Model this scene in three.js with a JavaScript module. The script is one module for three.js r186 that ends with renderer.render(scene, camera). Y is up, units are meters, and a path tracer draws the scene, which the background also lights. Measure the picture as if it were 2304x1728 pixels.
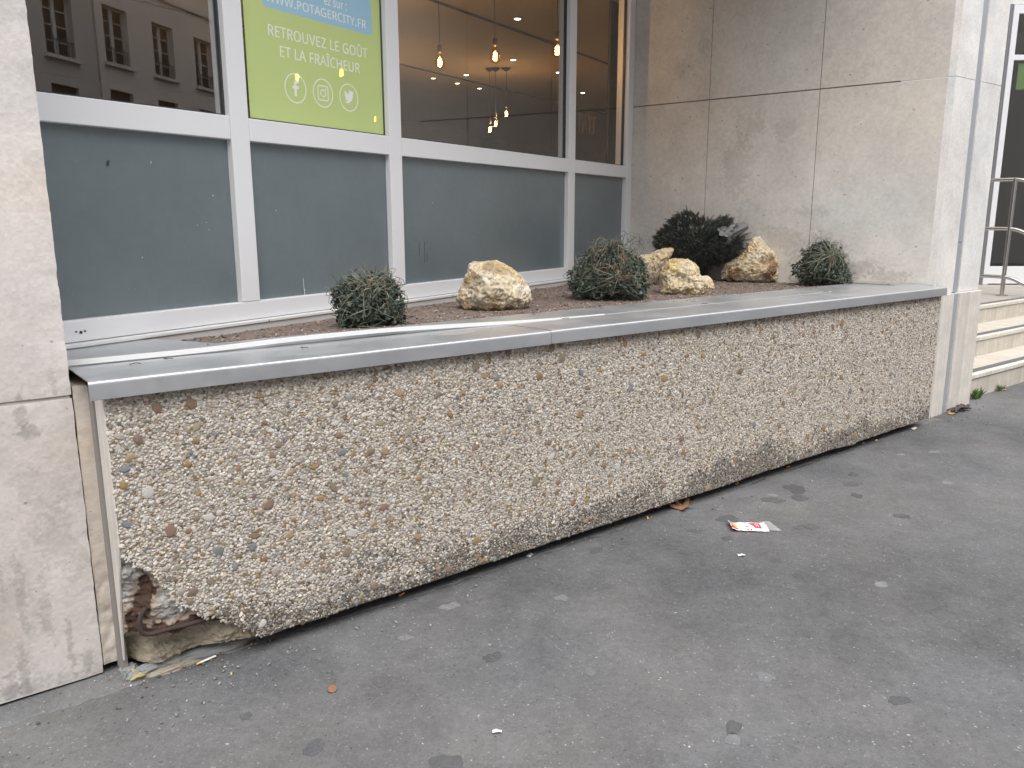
import * as THREE from 'three';
import { RoundedBoxGeometry } from 'three/addons/geometries/RoundedBoxGeometry.js';
import { mergeGeometries, mergeVertices } from 'three/addons/utils/BufferGeometryUtils.js';
import { FontLoader } from 'three/addons/loaders/FontLoader.js';
import { TextGeometry } from 'three/addons/geometries/TextGeometry.js';

// ------------------------------------------------------------------ camera
const scene = new THREE.Scene();
const camera = new THREE.PerspectiveCamera(51.21, 4 / 3, 0.05, 600);
camera.position.set(-1.6995, 1.4123, 3.6437);
camera.rotation.order = 'YXZ';
camera.rotation.set(-0.20343, -0.64941, -0.00225);

// ------------------------------------------------------------------ sky, sun, exposure
const skyTexture = (() => {          // a closed, even overcast: brighter overhead than at the horizon
  const w = 256, h = 128, d = new Float32Array(w * h * 4);
  for (let j = 0; j < h; j++) {
    const e = Math.max(0, Math.sin(((j + 0.5) / h - 0.5) * Math.PI));
    const l = 1.25 * (1 + 1.4 * e) / 2.4;
    for (let i = 0; i < w; i++) {
      const a = (i / w) * Math.PI * 2, k = 4 * (j * w + i);
      const c = l * (1 + 0.05 * Math.sin(2 * a + 5 * e) * Math.cos(3 * e + a));
      d[k] = c * 0.965; d[k + 1] = c * 0.985; d[k + 2] = c * 1.03; d[k + 3] = 1;
    }
  }
  const t = new THREE.DataTexture(d, w, h, THREE.RGBAFormat, THREE.FloatType);
  t.mapping = THREE.EquirectangularReflectionMapping; t.magFilter = THREE.LinearFilter; t.minFilter = THREE.LinearFilter;
  t.needsUpdate = true;
  return t;
})();
scene.background = skyTexture;
scene.environment = skyTexture;
const sun = new THREE.DirectionalLight(new THREE.Color(1, 0.965, 0.92), 0.9);
sun.position.set(-6, 22, 13); sun.target.position.set(1, 0, 0);
sun.castShadow = true; sun.shadow.radius = 60; sun.shadow.mapSize.set(2048, 2048);
Object.assign(sun.shadow.camera, { left: -14, right: 14, top: 14, bottom: -14, near: 1, far: 70 });
scene.add(sun, sun.target);
const renderer = new THREE.WebGLRenderer({ antialias: true });
renderer.toneMapping = THREE.LinearToneMapping;
renderer.toneMappingExposure = 2.5;
renderer.shadowMap.enabled = true;

// ------------------------------------------------------------------ helpers
let seed = 12345;
const rnd = () => { seed = (seed + 0x6D2B79F5) | 0; let t = Math.imul(seed ^ (seed >>> 15), 1 | seed); t = (t + Math.imul(t ^ (t >>> 7), 61 | t)) ^ t; return ((t ^ (t >>> 14)) >>> 0) / 4294967296; };
const rr = (a, b) => a + (b - a) * rnd();
const clamp = (x, a = 0, b = 1) => Math.min(b, Math.max(a, x));
const smooth = (a, b, x) => { const t = clamp((x - a) / (b - a)); return t * t * (3 - 2 * t); };
const mix = (a, b, t) => a + (b - a) * t;
const hash = (x, y, z) => { let h = Math.imul(x, 374761393) + Math.imul(y, 668265263) + Math.imul(z, 2147483647 - 1640531527); h = Math.imul(h ^ (h >>> 13), 1274126177); h ^= h >>> 16; return (h >>> 0) / 4294967296; };
function vnoise(x, y, z) {
  const xi = Math.floor(x), yi = Math.floor(y), zi = Math.floor(z), fx = x - xi, fy = y - yi, fz = z - zi;
  const u = fx * fx * (3 - 2 * fx), v = fy * fy * (3 - 2 * fy), w = fz * fz * (3 - 2 * fz);
  const l = (k) => mix(mix(hash(xi, yi, zi + k), hash(xi + 1, yi, zi + k), u), mix(hash(xi, yi + 1, zi + k), hash(xi + 1, yi + 1, zi + k), u), v);
  return mix(l(0), l(1), w);
}
const fbm = (x, y, z, n = 4) => { let s = 0, a = 0.5, t = 0; for (let i = 0; i < n; i++) { s += a * vnoise(x, y, z); t += a; a *= 0.5; x = x * 2.03 + 7.1; y = y * 2.03 + 3.7; z = z * 2.03 + 1.3; } return s / t; };
const tiledField = (w, h, cells, salt) => {           // tileable value noise at pixel resolution
  const f = new Float32Array(w * h), cy = Math.max(1, Math.round(cells * h / w));
  for (let j = 0; j < h; j++) {
    const y = j / h * cy, y0 = Math.floor(y), fy = y - y0, v = fy * fy * (3 - 2 * fy), a = y0 % cy, b = (y0 + 1) % cy;
    for (let i = 0; i < w; i++) {
      const x = i / w * cells, x0 = Math.floor(x), fx = x - x0, u = fx * fx * (3 - 2 * fx), c = x0 % cells, d = (x0 + 1) % cells;
      f[j * w + i] = mix(mix(hash(c, a, salt), hash(d, a, salt), u), mix(hash(c, b, salt), hash(d, b, salt), u), v);
    }
  }
  return f;
};
const tiledFbm = (w, h, cells, n, salt) => { const f = new Float32Array(w * h); let a = 0.5, t = 0; for (let k = 0; k < n; k++) { const g = tiledField(w, h, cells << k, salt + k * 17); for (let i = 0; i < f.length; i++) f[i] += a * g[i]; t += a; a *= 0.55; } for (let i = 0; i < f.length; i++) f[i] /= t; return f; };
const toByte = (x) => { x = clamp(x); return 255 * (x <= 0.0031308 ? 12.92 * x : 1.055 * Math.pow(x, 1 / 2.4) - 0.055); };
function colorTexture(w, h, rgb) {                    // rgb: Float32Array, linear
  const d = new Uint8Array(w * h * 4);
  for (let i = 0; i < w * h; i++) { d[4 * i] = toByte(rgb[3 * i]); d[4 * i + 1] = toByte(rgb[3 * i + 1]); d[4 * i + 2] = toByte(rgb[3 * i + 2]); d[4 * i + 3] = 255; }
  const t = new THREE.DataTexture(d, w, h); t.colorSpace = THREE.SRGBColorSpace; return finish(t);
}
function grayTexture(w, h, f) {
  const d = new Uint8Array(w * h * 4);
  for (let i = 0; i < w * h; i++) { const v = 255 * clamp(f[i]); d[4 * i] = d[4 * i + 1] = d[4 * i + 2] = v; d[4 * i + 3] = 255; }
  return finish(new THREE.DataTexture(d, w, h));
}
function finish(t) { t.wrapS = t.wrapT = THREE.RepeatWrapping; t.magFilter = THREE.LinearFilter; t.minFilter = THREE.LinearFilter; t.needsUpdate = true; return t; }
const lin = (r, g, b) => new THREE.Color().setRGB(r, g, b);
const std = (color, roughness = 0.8, more = {}) => new THREE.MeshStandardMaterial({ color, roughness, ...more });
const phys = (color, roughness, more = {}) => new THREE.MeshPhysicalMaterial({ color, roughness, ...more });

const taken = {};
const numbered = (n) => { if (!(n in taken)) { taken[n] = 0; return n; } return `${n}_${String(++taken[n]).padStart(3, '0')}`; };
function tag(o, label, category, group, kind) { if (label) o.userData.label = label; if (category) o.userData.category = category; if (group) o.userData.group = group; if (kind) o.userData.kind = kind; return o; }
function thing(name, label, category, pos = [0, 0, 0], turn = 0, group) {
  const g = new THREE.Group(); g.name = numbered(name); g.position.set(...pos); g.rotation.y = turn; scene.add(g);
  return tag(g, label, category, group);
}
function part(name, geo, mat, parent, pos, rot) {
  const m = new THREE.Mesh(geo, mat); m.name = name; m.castShadow = m.receiveShadow = true;
  if (pos) m.position.set(...pos);
  if (rot) m.rotation.set(...rot);
  parent.add(m); return m;
}
// geometry given in world metres, hung under an unrotated thing
const wpart = (name, geo, mat, parent) => { const p = new THREE.Vector3(); let o = parent; while (o && o !== scene) { p.add(o.position); o = o.parent; } geo.translate(-p.x, -p.y, -p.z); return part(name, geo, mat, parent); };
function solo(name, geo, mat, label, category, group, kind) { const m = part(numbered(name), geo, mat, scene); return tag(m, label, category, group, kind); }
const structure = (name, geo, mat) => solo(name, geo, mat, null, null, null, 'structure');
function box(x0, x1, y0, y1, z0, z1, bevel = 0) {
  const w = x1 - x0, h = y1 - y0, d = z1 - z0, g = bevel ? new RoundedBoxGeometry(w, h, d, 2, Math.min(bevel, w / 2.1, h / 2.1, d / 2.1)) : new THREE.BoxGeometry(w, h, d);
  return g.translate((x0 + x1) / 2, (y0 + y1) / 2, (z0 + z1) / 2);
}
function metreUV(g, tile = 1, ox = 0, oy = 0) {        // uv in metres by the side a face looks to
  const p = g.attributes.position, n = g.attributes.normal, uv = new Float32Array(p.count * 2);
  for (let i = 0; i < p.count; i++) {
    const ax = Math.abs(n.getX(i)), ay = Math.abs(n.getY(i)), az = Math.abs(n.getZ(i));
    const a = ax > ay && ax > az ? [p.getZ(i), p.getY(i)] : ay > az ? [p.getX(i), p.getZ(i)] : [p.getX(i), p.getY(i)];
    uv[2 * i] = (a[0] - ox) / tile; uv[2 * i + 1] = (a[1] - oy) / tile;
  }
  g.setAttribute('uv', new THREE.BufferAttribute(uv, 2)); return g;
}
function paint(g, fn) { const p = g.attributes.position, c = new Float32Array(p.count * 3), o = [0, 0, 0]; for (let i = 0; i < p.count; i++) { fn(p.getX(i), p.getY(i), p.getZ(i), o, i); c.set(o, 3 * i); } g.setAttribute('color', new THREE.BufferAttribute(c, 3)); return g; }
const shapeOf = (pts) => new THREE.Shape(pts.map((q) => new THREE.Vector2(q[0], q[1])));
// a plate lying flat: outline in (x, z), top at y
function plate(pts, y, thick, bevel = 0) { const g = new THREE.ExtrudeGeometry(shapeOf(pts.map((q) => [q[0], -q[1]])), { depth: thick, bevelEnabled: bevel > 0, bevelSize: bevel, bevelThickness: bevel, bevelSegments: 1, bevelOffset: -bevel }); g.rotateX(-Math.PI / 2); return g.translate(0, y - thick, 0); }
const tube = (pts, r, seg = 24, sides = 8, closed = false) => new THREE.TubeGeometry(new THREE.CatmullRomCurve3(pts.map((q) => new THREE.Vector3(...q)), closed, 'centripetal'), seg, r, sides, closed);
class Soup {                                            // many small faces collected into one mesh
  constructor() { this.p = []; this.n = []; this.c = []; this.i = []; }
  blade(a, dir, side, len, wid, bend, col) {            // a leaf: two triangles folded on the midrib, tapering to both ends
    const up = new THREE.Vector3().crossVectors(dir, side).normalize(), k = this.p.length / 3;
    const m = a.clone().addScaledVector(dir, len * 0.5), e = a.clone().addScaledVector(dir, len).addScaledVector(up, -bend * len);
    const l = m.clone().addScaledVector(side, wid).addScaledVector(up, 0.25 * wid), r = m.clone().addScaledVector(side, -wid).addScaledVector(up, 0.25 * wid);
    for (const q of [a, l, e, r]) { this.p.push(q.x, q.y, q.z); this.n.push(up.x, up.y, up.z); this.c.push(...col); }
    this.i.push(k, k + 2, k + 1, k, k + 3, k + 2);
  }
  stem(pts, r0, r1, col) {                               // three-sided tapering stem
    const t = new THREE.Vector3(), s = new THREE.Vector3(), u = new THREE.Vector3(), k0 = this.p.length / 3, n = pts.length;
    for (let j = 0; j < n; j++) {
      t.subVectors(pts[Math.min(j + 1, n - 1)], pts[Math.max(j - 1, 0)]).normalize();
      s.set(0.31, 0.9, 0.3).cross(t).normalize(); u.crossVectors(t, s);
      const r = mix(r0, r1, j / (n - 1));
      for (let q = 0; q < 3; q++) { const a = q * 2.0944, x = Math.cos(a), y = Math.sin(a); const nx = s.x * x + u.x * y, ny = s.y * x + u.y * y, nz = s.z * x + u.z * y; this.p.push(pts[j].x + nx * r, pts[j].y + ny * r, pts[j].z + nz * r); this.n.push(nx, ny, nz); this.c.push(...col); }
    }
    for (let j = 0; j < n - 1; j++) for (let q = 0; q < 3; q++) { const a = k0 + 3 * j + q, b = k0 + 3 * j + (q + 1) % 3; this.i.push(a, b, a + 3, b, b + 3, a + 3); }
  }
  geo() { const g = new THREE.BufferGeometry(); g.setAttribute('position', new THREE.Float32BufferAttribute(this.p, 3)); g.setAttribute('normal', new THREE.Float32BufferAttribute(this.n, 3)); g.setAttribute('color', new THREE.Float32BufferAttribute(this.c, 3)); g.setIndex(this.i); return g; }
}
const SLOPE = 0.0122;                                  // the pavement climbs gently to the right
const ground = (x) => SLOPE * x;
const B = 0.354, A = 0.26337;                          // the shop window and the side wall stand askew to the street
const WIN_TURN = B, WALL_TURN = -(Math.PI / 2 - A);
const winToWorld = (s, y, d) => [s * Math.cos(B) + d * Math.sin(B), y, -s * Math.sin(B) + d * Math.cos(B)];   // d: outwards
const RO = [3.204, 0, -1.184];

// ------------------------------------------------------------------ textures
// limestone: mottled, fine pores, faint bedding
function stoneTexture(w, h, wm, hm, salt, base, marks) {
  const big = tiledFbm(w, h, 3, 4, salt), mid = tiledFbm(w, h, 12, 4, salt + 100), fine = tiledFbm(w, h, 160, 3, salt + 200), hue = tiledFbm(w, h, 4, 3, salt + 300), str = tiledField(w, h, 90, salt + 400);
  const c = new Float32Array(w * h * 3), pore = new Float32Array(w * h).fill(1);
  const mul = new Float32Array(w * h).fill(1), brown = new Float32Array(w * h);
  for (let k = 0; k < w * h / 2600; k++) {               // pores and little chips
    const x = rnd() * w, y = rnd() * h, r = (0.4 + 1.6 * Math.pow(rnd(), 4)) * w / 1024 * 1.1, e = rr(0.6, 1.9), d = rr(0.12, 0.5);
    for (let j = -Math.ceil(r * 2); j <= r * 2; j++) for (let i = -Math.ceil(r * 2); i <= r * 2; i++) if (i * i / (e * e) + j * j < r * r) { const q = (((y + j) | 0) + h) % h * w + (((x + i) | 0) + w) % w; pore[q] = Math.min(pore[q], 1 - d); }
  }
  for (const [mx, my, rx, ry, depth, warm] of marks) {     // dirt that has an outline of its own: blotchy, speckled at the rim
    for (let j = Math.max(0, ((my - 2 * ry) / hm * h) | 0); j < Math.min(h, (my + 2 * ry) / hm * h); j++) for (let i = Math.max(0, ((mx - 2 * rx) / wm * w) | 0); i < Math.min(w, (mx + 2 * rx) / wm * w); i++) {
      const q = j * w + i, dx = (i / w * wm - mx) / rx, dy = (j / h * hm - my) / ry, d = Math.sqrt(dx * dx + dy * dy) + 1.5 * (mid[q] - 0.5) + 1.1 * (fine[q] - 0.5) + 1.0 * (big[q] - 0.5);
      const t = smooth(1.05, 0.35, d) * depth; mul[q] *= 1 - t; if (warm) brown[q] = Math.max(brown[q], t);
    }
  }
  for (let q = 0; q < w * h; q++) {
    const t = 1 + 0.34 * (big[q] - 0.5) + 0.26 * (mid[q] - 0.5) + 0.22 * (fine[q] - 0.5) + 0.07 * (str[q] - 0.5), m = t * mul[q] * pore[q], g = hue[q] - 0.5;
    c[3 * q] = base[0] * m * (1 + 0.10 * g); c[3 * q + 1] = base[1] * m * (1 - 0.01 * g - 0.1 * brown[q]); c[3 * q + 2] = base[2] * m * (1 - 0.12 * g - 0.28 * brown[q]);
  }
  const bump = new Float32Array(w * h); for (let q = 0; q < w * h; q++) bump[q] = 0.5 * fine[q] + 0.2 * mid[q] + 0.3 * pore[q];
  return [colorTexture(w, h, c), grayTexture(w, h, bump)];
}
const [wallMap, wallBump] = stoneTexture(2048, 2048, 2.6, 2.6, 3, [0.54, 0.505, 0.46], [   // (s, y - 0.8) on the side wall
  [1.72, 0.34, 0.12, 0.12, 0.30], [1.62, 0.46, 0.13, 0.09, 0.16], [1.86, 0.27, 0.13, 0.07, 0.22], [2.08, 0.22, 0.16, 0.04, 0.18, 1], [1.28, 1.24, 0.09, 0.07, 0.09], [1.0, 1.28, 0.2, 0.1, 0.08], [0.45, 1.75, 0.1, 0.1, 0.10], [0.62, 1.9, 0.06, 0.08, 0.10],
  [1.5, 0.66, 0.28, 0.05, 0.10], [1.9, 0.1, 0.4, 0.04, 0.3, 1], [0.5, 0.3, 0.3, 0.3, 0.1], [0.95, 0.95, 0.16, 0.3, 0.1], [1.3, 0.45, 0.2, 0.12, 0.12, 1]]);
const pierMarks = [[0.60, 0.81, 0.035, 0.03, 0.45], [0.58, 0.86, 0.02, 0.05, 0.3], [0.42, 0.22, 0.14, 0.16, 0.16, 1], [0.63, 0.12, 0.012, 0.1, 0.4], [0.67, 0.05, 0.02, 0.05, 0.35], [0.5, 0.06, 0.016, 0.09, 0.35], [0.46, 0.03, 0.03, 0.05, 0.35], [0.58, 0.25, 0.018, 0.12, 0.25], [0.52, 0.32, 0.012, 0.12, 0.22],
  [0.45, 0.02, 0.2, 0.03, 0.3], [0.67, 0.93, 0.012, 0.05, 0.25, 1], [0.58, 0.90, 0.012, 0.035, 0.3, 1], [0.35, 0.40, 0.1, 0.16, 0.16, 1], [0.64, 0.42, 0.06, 0.14, 0.16, 1], [0.6, 0.62, 0.1, 0.08, 0.10]];
const [pierMap, pierBump] = stoneTexture(1024, 2048, 1.5, 3, 41, [0.59, 0.538, 0.50], pierMarks.map((m) => [m[0], m[1], m[2], m[3], m[4] * 0.62, m[5]]));
const [rightMap, rightBump] = stoneTexture(1024, 2048, 1.5, 3, 77, [0.70, 0.675, 0.645], [[0.9, 0.05, 0.5, 0.05, 0.2, 1], [0.55, 0.5, 0.07, 0.2, 0.1, 1]]);
const travertine = (() => {
  const w = 512, h = 512, v = tiledField(w, h, 128, 5), f = tiledFbm(w, h, 8, 4, 9), c = new Float32Array(w * h * 3), col = tiledField(w, 8, 64, 31);
  for (let j = 0; j < h; j++) for (let i = 0; i < w; i++) { const q = j * w + i, m = 1 + 0.2 * (col[i] - 0.5) + 0.25 * (f[q] - 0.5) + 0.12 * (v[q] - 0.5); c[3 * q] = 0.60 * m; c[3 * q + 1] = 0.56 * m; c[3 * q + 2] = 0.505 * m; }
  for (let k = 0; k < 190; k++) { const x = (rnd() * w) | 0, y = rnd() * h, l = rr(3, 16), d = rr(0.25, 0.6); for (let j = 0; j < l; j++) { const q = (((y + j) | 0) % h) * w + x; for (let e = 0; e < 3; e++) c[3 * q + e] *= 1 - d; } }
  return colorTexture(w, h, c);
})();
const [asphaltMap, asphaltBump] = (() => {
  const w = 2048, h = 2048, T = 3.2, c = new Float32Array(w * h * 3), big = tiledFbm(w, h, 5, 5, 511), fine = tiledFbm(w, h, 200, 3, 533), grit = tiledField(w, h, 900, 561), mid = tiledFbm(w, h, 26, 4, 601), hue = tiledFbm(w, h, 7, 3, 577);
  const bump = new Float32Array(w * h), sp = new Float32Array(w * h);
  for (let k = 0; k < 52000; k++) {                         // pale and dark grit showing in the worn surface
    const x = rnd() * w, y = rnd() * h, pale = rnd() < 0.72, r = (0.45 + 1.6 * Math.pow(rnd(), 4)), e = rr(0.7, 1.6), an = rnd() * 3.14, ca = Math.cos(an), sa = Math.sin(an), val = pale ? rr(0.25, 1.7) * (rnd() < 0.15 ? 1.5 : 0.6) : -rr(0.25, 0.55);
    const R = Math.ceil(r * 1.7); for (let j = -R; j <= R; j++) for (let i = -R; i <= R; i++) { const a = (i * ca + j * sa) / e, b = -i * sa + j * ca; if (a * a + b * b <= r * r) sp[((((y + j) | 0) + h) % h) * w + ((((x + i) | 0) + w) % w)] = val; }
  }
  for (let q = 0; q < w * h; q++) {
    const m = (1 + 0.95 * (big[q] - 0.5) + 0.4 * (mid[q] - 0.5) + 0.35 * (fine[q] - 0.5) + 0.3 * (grit[q] - 0.5)) * (1 + sp[q]), g = hue[q] - 0.5;
    c[3 * q] = 0.114 * m * (1 + 0.06 * g); c[3 * q + 1] = 0.1125 * m; c[3 * q + 2] = 0.1135 * m * (1 - 0.07 * g);
    bump[q] = 0.45 * fine[q] + 0.4 * grit[q] + 0.12 * clamp(sp[q], -1, 1);
  }
  return [colorTexture(w, h, c), grayTexture(w, h, bump)];
})();
const [metalRough, metalMap, metalMask] = (() => {         // dusty, slightly stained sheet metal
  const w = 1024, h = 1024, f = tiledFbm(w, h, 7, 6, 801), s = tiledFbm(w, h, 60, 3, 811), c = new Float32Array(w * h * 3), r = new Float32Array(w * h), k = new Float32Array(w * h);
  for (let q = 0; q < w * h; q++) { const d = 0.6 * smooth(0.42, 0.74, f[q] + 0.12 * (s[q] - 0.5)); r[q] = 0.36 + 0.10 * d + 0.08 * (s[q] - 0.5); k[q] = 0.9 - 0.2 * d; const m = 1 + 0.10 * (f[q] - 0.5) + 0.06 * (s[q] - 0.5); c[3 * q] = mix(0.56, 0.51, d) * m; c[3 * q + 1] = mix(0.575, 0.515, d) * m; c[3 * q + 2] = mix(0.595, 0.515, d) * m; }
  return [grayTexture(w, h, r), colorTexture(w, h, c), grayTexture(w, h, k)];
})();

const frostMap = (() => {                                   // film with faint wipe marks and dried drops
  const w = 1024, h = 1024, f = tiledFbm(w, h, 5, 4, 901), v = tiledFbm(w, h, 40, 3, 913), c = new Float32Array(w * h * 3), d = new Float32Array(w * h).fill(1);
  for (let k = 0; k < 900; k++) { const x = rnd() * w, y = rnd() * h, r = rr(0.6, 2.2), a = rr(0.04, 0.25), l = rnd() < 0.1 ? rr(8, 50) : 0; for (let j = -r; j <= r + l; j++) for (let i = -r; i <= r; i++) if (i * i + Math.min(0, j) ** 2 <= r * r) { const q = ((((y + j) | 0) + h) % h) * w + ((((x + i) | 0) + w) % w); d[q] = 1 + a * (l ? 0.4 : 1); } }
  for (let k = 0; k < 60; k++) { let x = rnd() * w, y = rnd() * h, an = rr(0, 6.28); const n = rr(40, 160), cv = rr(-0.03, 0.03), a = rr(0.03, 0.10); for (let i = 0; i < n; i++) { x += Math.cos(an); y += Math.sin(an); an += cv; const q = ((((y) | 0) % h + h) % h) * w + ((((x) | 0) % w + w) % w); d[q] = 1 + a; } }
  for (let q = 0; q < w * h; q++) { const m = (1 + 0.22 * (f[q] - 0.5) + 0.10 * (v[q] - 0.5)) * d[q]; c[3 * q] = 0.80 * m; c[3 * q + 1] = 0.80 * m; c[3 * q + 2] = 0.80 * m; }
  return colorTexture(w, h, c);
})();
// ------------------------------------------------------------------ materials
const M = {
  asphalt: std(lin(1, 1, 1), 0.9, { map: asphaltMap, bumpMap: asphaltBump, bumpScale: 0.0022 }),
  asphaltEdge: std(lin(1.12, 1.12, 1.1), 0.92, { map: asphaltMap, bumpMap: asphaltBump, bumpScale: 0.0022 }),
  wall: std(lin(1, 1, 1), 0.85, { map: wallMap, bumpMap: wallBump, bumpScale: 0.0012 }),
  pier: std(lin(1, 1, 1), 0.88, { map: pierMap, bumpMap: pierBump, bumpScale: 0.0016 }),
  right: std(lin(1, 1, 1), 0.85, { map: rightMap, bumpMap: rightBump, bumpScale: 0.0012 }),
  trav: std(lin(1, 1, 1), 0.8, { map: travertine }),
  step: std(lin(0.86, 0.84, 0.8), 0.8, { map: travertine }),
  joint: std(lin(0.17, 0.16, 0.148), 0.95),
  jointDark: std(lin(0.12, 0.11, 0.10), 0.95),
  aluminium: phys(lin(0.72, 0.72, 0.735), 0.42, { clearcoat: 0.25, clearcoatRoughness: 0.3 }),
  gasket: std(lin(0.05, 0.055, 0.06), 0.6),
  cap: std(lin(1, 1, 1), 1, { map: metalMap, roughnessMap: metalRough, metalness: 0.85, metalnessMap: metalMask }),
  capEnd: std(lin(0.5, 0.5, 0.5), 0.5, { metalness: 0.8 }),
  strip: phys(lin(0.66, 0.66, 0.655), 0.5),
  cover: std(lin(0.42, 0.44, 0.48), 0.45, { metalness: 0.35 }),
  glass: phys(lin(0.92, 0.94, 0.93), 0, { transmission: 1, thickness: 0, ior: 2.35 }),
  frosted: phys(lin(0.165, 0.203, 0.220), 0.40, { map: frostMap, clearcoat: 0.6, clearcoatRoughness: 0.22 }),
  concrete: std(lin(0.36, 0.34, 0.31), 0.95),
  steel: std(lin(0.60, 0.58, 0.56), 0.25, { metalness: 1 }),
  darkgap: std(lin(0.05, 0.048, 0.045), 1),
};

// ------------------------------------------------------------------ ground
const pavement = (() => {
  const g = new THREE.PlaneGeometry(60, 5, 60, 5).rotateX(-Math.PI / 2).translate(10, 0, 2.2), p = g.attributes.position;
  for (let i = 0; i < p.count; i++) p.setY(i, ground(p.getX(i)));
  g.computeVertexNormals(); metreUV(g, 3.2, 0.7, 0.4);
  return structure('pavement', g, M.asphalt);
})();
structure('kerb', (() => { const g = box(-20, 40, -0.16, 0, 4.7, 5.0, 0.02), p = g.attributes.position; for (let i = 0; i < p.count; i++) p.setY(i, p.getY(i) + ground(p.getX(i)) + 0.004); return metreUV(g, 1); })(), std(lin(0.3, 0.29, 0.28), 0.85));
structure('road', (() => { const g = new THREE.PlaneGeometry(700, 700, 70, 2).rotateX(-Math.PI / 2).translate(0, 0, 0), p = g.attributes.position; for (let i = 0; i < p.count; i++) p.setY(i, -0.5 + ground(clamp(p.getX(i), -20, 40))); return metreUV(g, 3.2); })(), std(lin(0.5, 0.5, 0.5), 0.92, { map: asphaltMap }));
structure('carriageway', (() => { const g = new THREE.PlaneGeometry(60, 6.6, 60, 1).rotateX(-Math.PI / 2).translate(10, 0, 8.3), p = g.attributes.position; for (let i = 0; i < p.count; i++) p.setY(i, -0.13 + ground(p.getX(i))); return metreUV(g, 3.2, 0.2, 0.9); })(), std(lin(0.55, 0.55, 0.56), 0.92, { map: asphaltMap }));
structure('far_pavement', (() => { const g = box(-20, 40, -0.3, 0, 11.6, 15.4), p = g.attributes.position; for (let i = 0; i < p.count; i++) p.setY(i, p.getY(i) + ground(p.getX(i))); return metreUV(g, 3.2); })(), M.asphalt);
// the strip of later asphalt laid along the foot of the wall, with a ragged edge
wpart('asphalt_strip', (() => {
  const N = 260, pts = [], g = new THREE.BufferGeometry(), pos = [], idx = [];
  for (let i = 0; i <= N; i++) { const x = mix(-2.6, 3.9, i / N), e = 1.115 + 0.05 * smooth(-1.2, 0.2, x) + 0.035 * (fbm(x * 5, 3, 1, 4) - 0.5) + 0.02 * (vnoise(x * 30, 1, 2) - 0.5); pos.push(x, ground(x) + 0.004, 0.95, x, ground(x) + 0.004, e - 0.006, x, ground(x) + 0.0005, e); if (i < N) for (const k of [0, 1]) { const a = 3 * i + k; idx.push(a, a + 1, a + 3, a + 1, a + 4, a + 3); } }
  g.setAttribute('position', new THREE.Float32BufferAttribute(pos, 3)); g.setIndex(idx); g.computeVertexNormals(); return metreUV(g, 3.2, 1.9, 1.3);
})(), M.asphaltEdge, pavement);
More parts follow.
